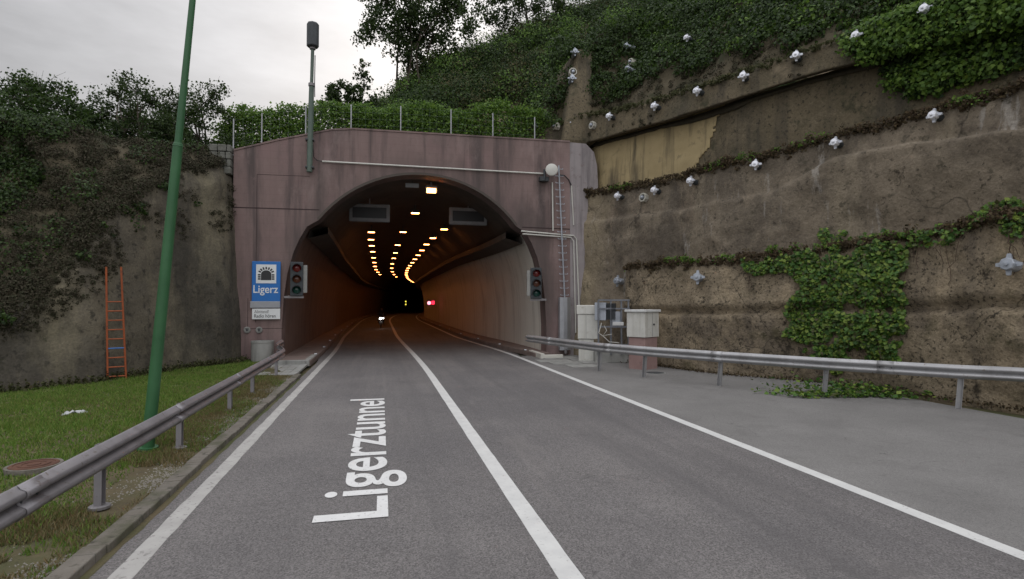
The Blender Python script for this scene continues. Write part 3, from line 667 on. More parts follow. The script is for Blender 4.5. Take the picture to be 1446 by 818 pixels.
mb = MB(); mb.box((-3.55, 23.05, .08), (1.5, .25, .26)); mb.box((-2.78, 24.3, .08), (.2, 2.6, .24)); mb.build('kerb', M['concrete'], bevel=.02, kind='structure')
# kerb reflectors
ref = None; i = 0
for y in (26, 30, 35, 41, 48, 56, 65, 75, 86, 98, 112):
    for s in (-1, 1):
        x = (road_left(y)-.55) if s < 0 else (road_right(y)+.5+.25*(1-float(sstep(25, 30, y))))
        if ref is None:
            ref = empty('kerb_reflector', (x, y, .16)); b = MB(); b.box((0, 0, .03), (.14, .10, .06)); b.build('housing', M['darkgrey'], ref, bevel=.01)
            b = MB(); b.box((0, -.054, .035), (.11, .008, .035)); b.build('reflector', M['reflector'], ref); o = ref
        else: o = copy_tree(ref); o.location = (x, y, .16)
        tag(o, 'small white reflector on the %s kerb inside the tunnel' % ('left' if s < 0 else 'right'), 'reflector', 'reflectors on the %s tunnel kerb' % ('left' if s < 0 else 'right'))
        i += 1

# ---------------------------------------------------------------- tunnel lamps
lp = empty('tunnel_lamp', (0, 0, 0))
b = MB(); b.box((0, 0, .08), (.50, .42, .12)); b.box((0, 0, .30), (.06, .06, .34)); b.build('housing', M['darkgrey'], lp, bevel=.015)
b = MB(); b.box((0, 0, .012), (.40, .32, .02)); b.build('lens', M['lamp'], lp)
def lamprow(dx, ys, label, grp, first=None, scale=1.0, z=7.0):
    for y in ys:
        o = first if first else copy_tree(lp); first = None
        o.location = (cen(y)+dx*hw(y), y, z); o.scale = (scale,)*3
        tag(o, label, 'lamp', grp)
def seq(a, step, n, grow=1.0): return [a+step*i for i in range(n)]
lamprow(2.45, [35.5, 40.5]+seq(45, 5.2, 17), 'orange glowing lamp in the right-hand row under the tunnel vault', 'right row of tunnel lamps', lp)
lamprow(.15, [31, 39.5, 48.5, 56]+seq(63, 9, 6), 'orange glowing lamp in the middle row under the tunnel vault', 'middle row of tunnel lamps', z=7.25)
lamprow(-2.1, [38, 42.5, 47]+seq(52.5, 7, 7), 'orange glowing lamp in the left-hand row under the tunnel vault', 'left row of tunnel lamps')
# first big lamp at the crown
bl = empty('tunnel_lamp', FY(609, 268, 26.3)); tag(bl, 'largest orange floodlight right under the crown of the portal arch', 'lamp')
b = MB(); b.box((0, 0, .10), (.46, .30, .10)); b.box((0, .05, .3), (.08, .08, .4)); b.box((-.25, 0, 0), (.03, .3, .22)); b.box((.25, 0, 0), (.03, .3, .22)); b.build('housing', M['galv_dark'], bl)
rt = Matrix.Rotation(R(35), 3, 'X')
b = MB()
for k_ in range(3): b.box((0, -.04+.0*k_, .05-.085*k_), (.42, .10, .055), rot=rt)
b.build('lens', M['lamp_near'], bl)
pl = empty('ceiling_plate', FY(582, 262, 26.2)); tag(pl, 'small white plate hanging under the crown of the arch left of the floodlight', 'plate')
b = MB(); b.box((0, 0, 0), (.60, .04, .20)); b.build('plate', M['signgrey'], pl, bevel=.01); b = MB(); b.box((0, .05, .25), (.04, .04, .4)); b.build('bracket', M['darkgrey'], pl)
# hanging message signs
def hsign(px, py, w, h, label):
    c = FY(px, py, 28.5); e = empty('overhead_sign', c); tag(e, label, 'sign', 'overhead signs in the tunnel mouth')
    b = MB(); b.box((0, 0, 0), (w, .22, h)); b.build('casing', M['casing'], e, bevel=.06)
    b = MB(); b.box((0, -.115, 0), (w-.34, .02, h-.36)); b.build('display', M['black'], e, bevel=.01)
    zt = 7.75-c.z; b = MB(); b.tube([(0, 0, h/2-.01), (0, 0, zt)], .03, 8); b.build('hanger', M['galv_dark'], e)
hsign(522, 301, 1.95, .88, 'grey dark-faced message sign hanging on the left of the tunnel mouth')
hsign(661, 306, 1.95, .88, 'grey dark-faced message sign hanging on the right of the tunnel mouth')
# far signals in the bore
e = empty('lane_signal', FY(606, 428, 64)); tag(e, 'red lit round speed signal far inside on the right tunnel wall', 'signal')
b = MB(); b.box((0, .12, 0), (.42, .1, .6)); b.build('casing', M['black'], e)
b = MB(); b.lathe([(.20, 0), (.20, .04)], (0, .06, 0), (0, -1, 0), 20); b.build('lens', M['lamp_pink'], e)
e = empty('lane_signal', FY(611.5, 427.5, 64)); tag(e, 'dark red square signal beside the round one far inside the tunnel', 'signal')
b = MB(); b.box((0, .12, 0), (.40, .1, .6)); b.build('casing', M['black'], e); b = MB(); b.box((0, .04, 0), (.34, .04, .40)); b.build('lens', M['lamp_red'], e)
e = empty('beacon', FY(573, 428, 80)); tag(e, 'pair of tiny yellow lights far inside the tunnel', 'signal')
b = MB(); b.box((0, .1, 0), (.3, .1, .9)); b.build('casing', M['black'], e)
for dz in (-.2, .2):
    b = MB(); b.lathe([(.10, 0), (.10, .03)], (0, .05, dz), (0, -1, 0), 12); b.build('lens', M['lamp_yellow'], e)

# ---------------------------------------------------------------- traffic lights
def tlight(c, ang, label, back):
    e = empty('traffic_light', c, ang); tag(e, label, 'traffic light', 'traffic lights at the tunnel mouth')
    b = MB(); b.box((0, 0, 0), (.50, .14, 1.40)); b.build('backplate', M['darkgrey'], e, bevel=.02)
    for k_, (mm, z) in enumerate(((M['red_lens'], .45), (M['amber_lens'], 0), (M['green_lens'], -.45))):
        b = MB(); b.lathe([(.03, -.05), (.14, -.02), (.165, 0)], (0, -.10, z), (0, 1, 0), 20); ln_ = b.build('lens', mm, e, smooth=True)
        vs = []; fs = []; n_ = 16
        for q in range(n_+1):
            a = math.pi*(-.12+1.24*q/n_); x, zz = .19*math.cos(a), .19*math.sin(a)
            vs += [(x, -.07, z+zz), (x*1.0, -.34, z+zz*.98-.03), (x*.93, -.34, z+zz*.91-.03), (x*.93, -.07, z+zz*.93)]
        for q in range(n_):
            for w in range(4): fs.append((q*4+w, (q+1)*4+w, (q+1)*4+(w+1) % 4, q*4+(w+1) % 4))
        meshobj('visor', vs, fs, M['black'], e, smooth=True)
    b = MB(); b.box((back*.33, .10, .0), (.16, .16, 1.15)); b.build('side_box', M['concrete'], e, bevel=.015)
    b = MB(); b.box((-back*.1, .05, -.75), (.75, .10, .09)); b.tube([(-back*.3, .1, -.72), (-back*.3, .6, -.72)], .04); b.build('bracket', M['galv_dark'], e)
tlight(FY(419, 394, 24.75), R(8), 'unlit three lens traffic light on the left jamb of the tunnel mouth', 1)
tlight(FY(757, 400, 24.75), R(-8), 'unlit three lens traffic light on the right jamb of the tunnel mouth', -1)
e = empty('wall_socket', FY(754, 446, 25.9)); tag(e, 'small grey junction box with cable low on the right tunnel wall', 'junction box')
b = MB(); b.box((.5, 0, 0), (.16, .22, .26)); b.build('box', M['darkgrey'], e, bevel=.01); b = MB(); b.tube([(.52, 0, -.1), (.56, 0, -1.6)], .02, 6); b.build('cable', M['cable'], e)

# ---------------------------------------------------------------- sign on the left of the portal
def wz(px, py, Y=24.9): return FY(px, py, Y)
tl, br = wz(356, 369), wz(396, 426)
w, h = br.x-tl.x, tl.z-wz(356, 434).z
e = empty('tunnel_sign', ((tl.x+br.x)/2, 24.86, tl.z-h)); tag(e, 'blue sign with white square tunnel symbol and the name Ligerz on the pink portal', 'sign')
b = MB(); b.box((0, .03, h/2), (w, .04, h)); b.build('board', M['signblue'], e, bevel=.03)
sq = w*.70; b = MB(); b.box((0, .004, h-.13-sq/2), (sq, .014, sq)); b.build('symbol_panel', M['signwhite'], e)
zc_ = h-.13-sq/2-.26
b = MB(); po = [(-.20, 0), (-.20, .24)]+[(-.20*math.cos(math.pi*k_/10), .24+.17*math.sin(math.pi*k_/10)) for k_ in range(1, 10)]+[(.20, .24), (.20, 0)]
b.prism(po, (0, -.006, zc_), (1, 0, 0), (0, 0, 1), (0, .004, 0)); b.build('tunnel_mouth_symbol', M['inkdark'], e)
b = MB()
for k_ in range(1, 4):
    for s in (-1, 1): b.box((s*.265, -.004, zc_-.035+.085*k_), (.105, .004, .062))
for k_ in range(1, 8):
    a = math.pi*(k_)/8; b.box((-.265*math.cos(a), -.004, zc_+.26+.235*math.sin(a)), (.105, .004, .062), rot=Matrix.Rotation(-(math.pi-a), 3, 'Y'))
b.build('arch_stones_symbol', M['inkdark'], e)
text('lettering', 'Ligerz', M['signwhite'], Matrix.Translation((-w*.44, .006, h-.13-sq-.50)) @ Matrix.Rotation(R(90), 4, 'X'), w=w*.86, h=.42, parent=e, ext=.004, bold=.01)
e2 = empty('info_plate', (e.location.x, 24.86, wz(370, 451).z)); tag(e2, 'white plate reading Abstand and Radio hören below the blue sign', 'sign')
hh = wz(370, 436).z-wz(370, 451).z
b = MB(); b.box((.01, .03, hh/2), (w*.98, .03, hh)); b.build('board', M['signwhite'], e2, bevel=.01)
text('lettering', 'Abstand!', M['inkgrey'], Matrix.Translation((-w*.40, .010, hh*.58)) @ Matrix.Rotation(R(90), 4, 'X'), w=w*.5, h=hh*.30, parent=e2, ext=.003)
text('lettering', 'Radio hören', M['inkdark'], Matrix.Translation((-w*.40, .010, hh*.16)) @ Matrix.Rotation(R(90), 4, 'X'), w=w*.74, h=hh*.32, parent=e2, ext=.003)
e3 = empty('length_plate', (e.location.x-.03, 24.84, e2.location.z+hh+.02)); tag(e3, 'blank pale grey plate between the blue sign and the white plate', 'sign')
b = MB(); b.box((0, .03, .145), (w*1.04, .035, .27)); b.build('board', M['signgrey'], e3, bevel=.012)
for k_, px in enumerate((349, 366)):
    e = empty('wall_outlet_cover', FY(px, 466, 24.98)); tag(e, '%s small round grey cap on the portal above the concrete ring' % ('left' if k_ == 0 else 'right'), 'cap')
    b = MB(); b.lathe([(.13, 0), (.13, .03), (.09, .05), (.09, .02)], (0, 0, 0), (0, -1, 0), 20); b.build('flange', M['concrete'], e, smooth=True); b = MB(); b.box((0, -.05, 0), (.06, .03, .10)); b.build('handle', M['darkgrey'], e)

# ---------------------------------------------------------------- concrete ring, manhole, litter
q = G(369, 513); e = MB(); rr = .42
e.lathe([(rr*.98, -.05), (rr, 0), (rr, .80), (rr+.015, .81), (rr+.015, .88), (rr-.07, .88), (rr-.07, .1)], (q.x, q.y+.2, 0), (0, 0, 1), 28)
e.build('concrete_ring', M['concrete'], smooth=True, label='upright grey concrete pipe ring on the grass at the foot of the portal', cat='concrete ring')
q = G(48, 668); e = empty('manhole', (q.x, q.y, .10)); tag(e, 'rusty round manhole cover in a pale concrete ring in the left grass', 'manhole')
b = MB(); b.lathe([(.33, -.1), (.33, .02), (.29, .02), (.29, -.05)], (0, 0, 0), (0, 0, 1), 28); b.build('ring', M['kerb'], e); b = MB(); b.lathe([(.285, -.04), (.285, .024), (.26, .032), (.24, .032), (.235, .022), (.19, .022), (.185, .032), (.14, .032), (.135, .022), (.08, .022), (.075, .032), (.02, .032)], (0, 0, 0), (0, 0, 1), 28); b.build('cover', M['rust'], e)
q = G(905, 515.5); e = empty('manhole', (q.x+.4, q.y-.2, .004)); tag(e, 'dark flat manhole cover in the asphalt near the pink based cabinet', 'manhole')
q = G(925, 527); e.location = (q.x, q.y, .006)
b = MB(); b.lathe([(.36, -.02), (.36, .006)], (0, 0, 0), (0, 0, 1), 28); b.build('ring', M['concrete'], e); b = MB(); b.lathe([(.31, -.01), (.31, .010)], (0, 0, 0), (0, 0, 1), 28); b.build('cover', M['darkgrey'], e)
q = G(106, 590); xs_, ys_ = np.meshgrid(np.linspace(-.19, .19, 14), np.linspace(-.06, .06, 8), indexing='ij')
zz = .0+.10*np.abs(fbm(np.stack([xs_.ravel()*14, ys_.ravel()*14, 0*xs_.ravel()], 1), 3, 4)).reshape(xs_.shape)*2-.05*(np.abs(xs_)/.24)**2
ed = 1+.35*fbm(np.stack([xs_.ravel()*9, ys_.ravel()*9, 3+0*xs_.ravel()], 1), 2, 7).reshape(xs_.shape)
V = np.stack([q.x+xs_*ed, q.y+ys_*ed+xs_*.35, zz+.10], 2).reshape(-1, 3)
o = meshobj('plastic_bag', V, gridfaces(14, 8), M['litter'], label='crumpled white plastic litter lying in the left grass', cat='litter'); s_ = o.modifiers.new('s', 'SOLIDIFY'); s_.thickness = .01

# ---------------------------------------------------------------- guardrails
PROF = [(0, -.155), (.012, -.150), (.03, -.125), (.072, -.105), (.083, -.085), (.083, -.065), (.072, -.045), (.015, -.018), (.0, 0), (.015, .018), (.072, .045), (.083, .065), (.083, .085), (.072, .105), (.03, .125), (.012, .150), (0, .155)]
def rail(name, path, side, ztop_, posts, label, post_h, m, base=False):
    """path: beam axis points with z at beam centre; side: +1 profile bulges to the left of travel"""
    pts = smooth_line(resample(path, .25), 2); e = empty(name, (pts[0].x, pts[0].y, 0)); tag(e, label, 'guardrail')
    inv = Matrix.Translation((-pts[0].x, -pts[0].y, 0))
    vs = []; n_ = len(PROF)
    for i, p in enumerate(pts):
        nn_ = outn(pts, i, side)
        front = [p+nn_*(a+.0)+Vector((0, 0, z)) for a, z in PROF]; backp = [p+nn_*(a-.006)+Vector((0, 0, z)) for a, z in reversed(PROF)]
        vs += front+backp
    k_ = 2*n_; fs = [(i*k_+j, i*k_+(j+1) % k_, (i+1)*k_+(j+1) % k_, (i+1)*k_+j) for i in range(len(pts)-1) for j in range(k_)]
    fs += [tuple(range(k_)), tuple((len(pts)-1)*k_+j for j in range(k_))]
    o = meshobj('beam', vs, fs, m, e, smooth=True, ang=40); o.matrix_parent_inverse = inv
    # splice plates + bolt heads along the beam
    L_ = 0; nxt = 2.0; b = MB(); c = 0
    for i in range(1, len(pts)):
        L_ += (pts[i]-pts[i-1]).length
        if L_ > nxt:
            nxt += 4.0; nn_ = outn(pts, i, side); t_ = (pts[i]-pts[i-1]).normalized()
            sv = []
            for q_, dq in ((pts[i]-t_*.17, 0), (pts[i]+t_*.17, 0)):
                sv += [q_+nn_*(a_+.007)+Vector((0, 0, z_*1.01)) for a_, z_ in PROF]
            m__ = len(PROF); so_ = meshobj('splice_plate', sv, [(j, j+1, m__+j+1, m__+j) for j in range(m__-1)], m, e, smooth=True, ang=40); so_.matrix_parent_inverse = inv
            sm_ = so_.modifiers.new('s', 'SOLIDIFY'); sm_.thickness = .005; sm_.offset = 0
            for dz in (-.045, .045, .0):
                for dt in (-.12, .12): b.tube([pts[i]+t_*dt+nn_*(.05 if dz else .0)+Vector((0, 0, dz*1.2)), pts[i]+t_*dt+nn_*(.075 if dz else .02)+Vector((0, 0, dz*1.2))], .014, 6)
    if b.v: o = b.build('bolts', M['darkgrey'], e); o.matrix_parent_inverse = inv
    for (x, y, h_, lean) in posts:
        j = min(range(len(pts)), key=lambda a: (pts[a].xy-Vector((x, y))).length); nn_ = outn(pts, j, side); t_ = Vector((nn_.y, -nn_.x, 0))
        o_ = Vector((x, y, -.2))-nn_*.07; b = MB(); w_ = .055
        sec = [(-w_, -.04), (w_, -.04), (w_, .04), (w_-.008, .04), (w_-.008, -.032), (-w_+.008, -.032), (-w_+.008, .04), (-w_, .04)]
        b.prism(sec, o_, t_, nn_, Vector((0, 0, h_+.2))+t_*lean)
        b.build('post', m, e, label=None).matrix_parent_inverse = inv
        if base:
            b = MB(); b.lathe([(.11, 0), (.11, .03), (.09, .04)], (x-nn_.x*.07, y-nn_.y*.07, .02), (0, 0, 1), 14); b.build('foot_plate', M['galv_dark'], e).matrix_parent_inverse = inv
        b = MB(); b.box(Vector((x, y, h_-.05))-nn_*.035, (.06, .05, .12), math.atan2(nn_.y, nn_.x)+math.pi/2); b.build('spacer', m, e).matrix_parent_inverse = inv
    return e
zc_l = .80-.155
lp_ = [Vector((-3.08, -4, zc_l)), Vector((-3.1, 8, zc_l)), Vector((-3.17, 14, zc_l)), Vector((-3.25, 19, zc_l)), Vector((-3.32, 21.2, zc_l)), Vector((-3.6, 22.4, zc_l)), Vector((-3.9, 23.0, zc_l+.05)), Vector((-3.9, 24.5, zc_l+.12))]
posts = [(-3.1, 1.6, .78, 0), (-3.1, -1, .78, 0), (-3.1, 4.0, .78, 0)]
for px, py in ((170, 718), (266, 635), (331, 582), (368, 558), (393, 533)):
    g = G(px, py); posts.append((-3.1-.0095*max(0, g.y-8), g.y, .76, 0))
M['rail_l'] = M['galv_dark']
M['rail_left'] = mat('weathered_rail', (.30, .285, .30), (.22, .21, .22), 1.4, .5, .5, streak=(.12, .105, .10), samt=.5, sscale=3, speck=(.14, .11, .09), pscale=12, plo=.62, phi=.7)
M['rail_right'] = mat('grey_rail', (.40, .40, .405), (.31, .31, .315), 1.4, .5, .4, streak=(.17, .155, .145), samt=.5, sscale=3, speck=(.17, .13, .10), pscale=12, plo=.62, phi=.7)
rail('guardrail', lp_, 1, .8, posts, 'weathered steel guardrail on the left curving in beside the tunnel mouth', .76, M['rail_left'], True)
gp = [G(843, 521), G(906, 530), G(1012, 543), G(1160, 547), G(1349, 570)]
rp = []
for px, py, yt in ((768, 500, 478), (843, 521, 484), (906, 530, 489), (1012, 541, 496), (1160, 550, 505), (1349, 569, 515), (1446, 580, 519)):
    # distance along which the measured beam top (1.0 m) and the measured posts agree
    d_ = (H-1.0)*F/(yt-428); v = P(px, 409, d_); rp.append(Vector((v.x, v.y, 1.0-.155)))
rp[0] = Vector((rp[0].x-.0, 24.2, rp[0].z))
last = rp[-1]; rp += [last+Vector((1.1, -3, 0)), last+Vector((3.5, -8, 0)), last+Vector((6, -16, 0))]
rps = smooth_line(rp, 1)
posts = []
for px in (843, 906, 1012, 1160, 1349):
    best = min(resample(rp, .1), key=lambda v: abs(pix(v)[0]-px) if depth(v) > 2 else 1e9); posts.append((best.x, best.y, .97, -.10))
posts += [(rp[-3].x+.3, rp[-3].y-.6, .97, -.1), (rp[-2].x, rp[-2].y, .97, -.1)]
rail('guardrail', rp, 1, 1.0, posts, 'long grey steel guardrail on the right in front of the cabinets and rock wall', .97, M['rail_right'])
RAILR = resample(rp, .2)

# ---------------------------------------------------------------- green pole, ladder, mast
q = G(208, 638); top = P(272, 0, depth(q)); dv = top-q; mid = q+dv*.68; tp = q+dv*1.35
e = empty('lamp_post', q); tag(e, 'tall leaning green tapered steel pole behind the left guardrail', 'lamp post')
inv = Matrix.Translation(-q)
b = MB(); b.tube([q-dv*.02, q+dv*.3, mid], [.094, .084, .072], 20); b.build('lower_shaft', M['green'], e, smooth=True).matrix_parent_inverse = inv
b = MB(); b.tube([mid, tp], [.056, .037], 20); b.build('upper_shaft', M['green'], e, smooth=True).matrix_parent_inverse = inv
b = MB(); b.tube([mid-dv*.004, mid+dv*.004], [.078, .060], 20); b.tube([q-dv*.01, q+dv*.012], .15, 20); b.build('collar', M['green'], e, smooth=True).matrix_parent_inverse = inv
b = MB(); b.tube([tp-dv*.01, tp+Vector((.5, .1, .25)), tp+Vector((1.3, .2, .3))], .035, 10); b.build('arm', M['green'], e, smooth=True).matrix_parent_inverse = inv
b = MB(); b.box(tp+Vector((1.6, .2, .3)), (.7, .26, .14)); b.build('lamp_head', M['galv'], e, bevel=.04).matrix_parent_inverse = inv
# ladder
f1 = G(152, 541); f2 = G(178, 539); f1.z = f2.z = .08
dl = depth(f1)-.0; t1 = P(150, 377, dl+.12); t2 = P(171, 377, dl+.30)
e = empty('ladder', f1); tag(e, 'orange wooden ladder leaning on the dark left wall', 'ladder'); inv = Matrix.Translation(-f1)
wl = .04
for a, c in ((f1, t1), (f2, t2)):
    b = MB(); b.tube([a, c], .028, 6); b.build('rail', M['orange'], e).matrix_parent_inverse = inv
L_ = .0
for k_ in range(9):
    f = (.03+k_*.0825); b = MB(); b.tube([f1.lerp(t1, f), f2.lerp(t2, f)], .022, 6)
    b.build('rung', M['bluestep'] if k_ == 3 else M['orange'], e, label='blue taped rung' if k_ == 3 else None).matrix_parent_inverse = inv
# antenna mast on the portal
Y_ = 24.72; a = FY(437, 243, Y_); m1 = FY(440, 120, Y_); m2 = FY(441.5, 68, Y_); t1 = FY(442, 33, Y_)
e = empty('antenna_mast', a); tag(e, 'grey green steel mast with a box antenna clamped to the portal top left', 'antenna'); inv = Matrix.Translation(-a)
b = MB(); b.tube([a, a.lerp(m1, .5), m1], [.115, .115, .10], 18); b.build('lower_tube', M['greygreen'], e, smooth=True).matrix_parent_inverse = inv
b = MB(); b.tube([m1, m2], .07, 16); b.build('upper_tube', M['greygreen'], e, smooth=True).matrix_parent_inverse = inv
for p, r_ in ((m1, .13), (m2, .12)):
    b = MB(); b.tube([p-Vector((0, 0, .06)), p+Vector((0, 0, .06))], r_, 16); b.build('flange', M['galv_dark'], e).matrix_parent_inverse = inv
c_ = (m2+t1)/2; b = MB(); b.lathe([(.20, -.50), (.25, -.46), (.25, .46), (.22, .52), (.05, .56)], c_, (0, 0, 1), 8); b.build('antenna_box', M['darkgrey'], e, bevel=.02).matrix_parent_inverse = inv
for z_ in (a.z+.2, a.z+1.35):
    b = MB(); b.box((a.x, 24.78, z_), (.34, .30, .07)); b.build('clamp', M['darkgrey'], e, bevel=.01).matrix_parent_inverse = inv
b = MB(); b.tube([m2+Vector((.10, 0, -.3)), m1+Vector((.12, 0, .1)), m1+Vector((.13, 0, -.5))], .02, 6); b.build('cable', M['cable'], e).matrix_parent_inverse = inv
# conduits + dish
e = empty('conduit', FY(455, 228, 24.95)); tag(e, 'long horizontal white conduit with a black cable end across the portal top', 'conduit'); inv = Matrix.Translation(-e.location)
b = MB(); b.tube([FY(455, 228, 24.93), FY(768, 245.5, 24.93)], .035, 10); b.build('pipe', M['cream'], e, smooth=True).matrix_parent_inverse = inv
b = MB(); b.tube([FY(442, 205, 24.8), FY(443, 222, 24.85), FY(448, 227, 24.9), FY(455, 228, 24.93)], .018, 6); b.build('cable', M['cable'], e, smooth=True).matrix_parent_inverse = inv
def pipe(name, pts, r_, mm, label, cat='conduit'):
    b = MB(); b.tube(pts, r_, 8); return b.build(name, mm, smooth=True, label=label, cat=cat)
pipe('conduit', [FY(780, 258, 24.94), FY(781, 326, 24.94)], .035, M['cream'], 'short vertical white conduit running down from the dish')
pipe('conduit', [FY(807, 262, 24.94), FY(810, 318, 24.94)], .03, M['cream'], 'vertical white conduit on the lilac strip right of the steel ladder')
pipe('conduit', [FY(736, 326.5, 24.94), FY(810, 333, 24.94), FY(814, 338, 24.94), FY(819, 470, 24.94)], .035, M['cream'], 'outer bent white conduit from the arch shoulder down to the cabinets')
pipe('conduit', [FY(738, 330.5, 24.90), FY(806, 335.5, 24.90), FY(810, 341, 24.90), FY(813, 470, 24.90)], .03, M['cream'], 'inner bent white conduit from the arch shoulder down to the cabinets')
pipe('cable', [FY(788, 247, 24.9), FY(797, 248, 24.85), FY(803, 254, 24.9), FY(806.5, 262, 24.93)], .03, M['cable'], 'black cable arcing from the dish to the vertical conduit', 'cable')
q = FY(779, 240, 24.55); e = empty('dish_antenna', q); tag(e, 'round cream dish antenna on a bracket at the portal top right', 'antenna')
b = MB(); b.lathe([(.10, -.12), (.27, -.04), (.285, 0), (.27, .05), (.20, .08), (.02, .09)], (0, 0, 0), (-.2, -.97, 0), 28); b.build('dish', M['cream'], e, smooth=True)
b = MB(); b.tube([(-.28, .2, .05), (-.28, .2, -.45)], .06, 12); b.box((-.28, .3, -.38), (.42, .26, .20)); b.box((-.14, .18, 0), (.26, .08, .08)); b.build('bracket', M['darkgrey'], e, bevel=.01)
# ladder rail on the portal with guard
e = empty('wall_ladder', FY(797, 425, 24.85)); tag(e, 'grey single-rail steel ladder with short rungs up the portal right of the arch', 'ladder'); inv = Matrix.Translation(-e.location)
a, c = FY(797.5, 422, 24.85), FY(789, 234, 24.85)
b = MB(); b.tube([a, c], .035, 8); b.build('rail', M['alu_dull'], e).matrix_parent_inverse = inv
n_ = 19
for k_ in range(n_):
    p = a.lerp(c, (k_+.5)/n_); b = MB(); b.tube([p-Vector((.19, 0, 0)), p+Vector((.19, 0, 0))], .014, 6)
    for s in (-1, 1): b.tube([p+Vector((.19*s, 0, 0)), p+Vector((.19*s, 0, .05))], .014, 6)
    b.build('rung', M['alu_dull'], e).matrix_parent_inverse = inv
e = empty('ladder_guard', FY(798.5, 500, 24.7)); tag(e, 'tall folded galvanised sheet closing off the foot of the steel ladder', 'cover')
e.location.z = .1; za = .0; zb = FY(798, 420, 24.7).z-.1
b = MB(); sec = [(-.26, .22), (-.26, 0), (-.10, -.10), (.06, -.10), (.26, .02), (.26, .22), (.23, .22), (.23, .04), (.05, -.07), (-.09, -.07), (-.23, .02), (-.23, .22)]
b.prism(sec, (0, 0, .15), (1, 0, 0), (0, 1, 0), (0, 0, zb-.15)); b.build('sheet', M['galv'], e)
b = MB(); b.tube([(0, -.05, .0), (0, -.05, .2)], .07, 10); b.build('foot', M['galv_dark'], e)

# ---------------------------------------------------------------- cabinets right of the portal
v = P(828, 500, 23.6); e = empty('utility_cabinet', (v.x, v.y, 0), R(-22)); tag(e, 'pale stepped utility cabinet with a lid nearest to the tunnel portal', 'cabinet')
hz_ = H+(428-430)/F*23.6
b = MB(); b.box((0, 0, .45), (.62, .45, .9)); b.build('pedestal', M['cream'], e, bevel=.01)
b = MB(); b.box((.08, 0, 1.42), (.84, .55, 1.0)); b.build('body', M['cream'], e, bevel=.012)
b = MB(); b.box((.06, 0, 2.12), (.90, .62, .38)); b.build('lid', M['cream'], e, bevel=.03)
b = MB(); b.box((0, -.279, 1.42), (.012, .01, .96)); b.build('door_seam', M['inkgrey'], e)
v = P(853, 500, 22.9); e = empty('switch_box', (v.x, v.y, H+(428-440)/F*22.9), R(-30)); tag(e, 'dark grey finned box mounted between the pale cabinet and the steel rack', 'box')
b = MB(); b.box((-.12, 0, 0), (.46, .36, .72)); b.build('body', M['alu_dull'], e, bevel=.02)
b = MB()
for k_ in range(7): b.box((.16+.05*k_, 0, 0), (.02, .38, .64))
b.box((.30, .1, 0), (.34, .16, .66)); b.build('cooling_fins', M['darkgrey'], e)
# rack
v = P(867, 500, 22.7); e = empty('steel_rack', (v.x, v.y, 0), R(-14)); tag(e, 'open steel frame rack with cables between the two pale cabinets', 'rack')
zt = H+(428-424)/F*22.7; zb = H-(487-428)/F*22.7+.0
for x in (-.62, -.12, .30, .58):
    b = MB(); b.box((x, 0, (zb-.4+zt)/2), (.06, .08, zt-zb+.4)); b.build('upright', M['rack'], e)
for z in (zb, zb+.72, zt-.34, zt): 
    b = MB(); b.box((0, -.04, z), (1.26, .06, .06)); b.build('crossbar', M['rack'], e)
b = MB(); b.box((.10, .06, 1.75), (.34, .10, .62)); b.build('meter_box', M['alu_dull'], e, bevel=.01)
b = MB(); b.box((.16, .0, zb+.84), (.44, .16, .14)); b.build('white_tray', M['white'], e, bevel=.01)
b = MB(); b.tube([(-.5, -.05, 1.6), (-.62, -.1, 1.2), (-.45, -.12, zb+.35), (-.2, -.1, zb+.12), (.2, -.05, zb+.08)], .018, 6); b.tube([(-.4, -.05, 1.5), (-.3, -.1, 1.3), (-.45, -.12, 1.1), (-.1, -.1, 1.15)], .014, 6)
b.build('cable', M['cream'], e, smooth=True)
b = MB(); b.box((0, .3, .25), (1.5, .5, .5)); b.build('plinth', M['concrete'], e, bevel=.02)
# cabinet on pink base
v = P(908, 500, 20.8); e = empty('utility_cabinet', (v.x, v.y, 0), R(31)); tag(e, 'pale double door cabinet with overhanging lid on a pink concrete base', 'cabinet')
zt = H+(428-441)/F*20.8
b = MB(); b.box((0, 0, .55), (.82, .70, 1.2)); b.build('base', M['pink_plinth'], e, bevel=.02, label='pink concrete base')
b = MB(); b.box((0, 0, (1.16+zt)/2), (.92, .78, zt-1.16)); b.build('body', M['cream'], e, bevel=.012)
b = MB(); b.box((0, 0, zt+.05), (1.04, .90, .09)); b.build('lid', M['white'], e, bevel=.02)
b = MB(); b.box((.02, -.393, (1.16+zt)/2), (.012, .008, zt-1.22)); b.build('door_seam', M['inkgrey'], e)
b = MB(); b.lathe([(.035, 0), (.035, .03)], (.10, -.39, 1.62), (0, -1, 0), 12); b.build('handle', M['inkdark'], e)

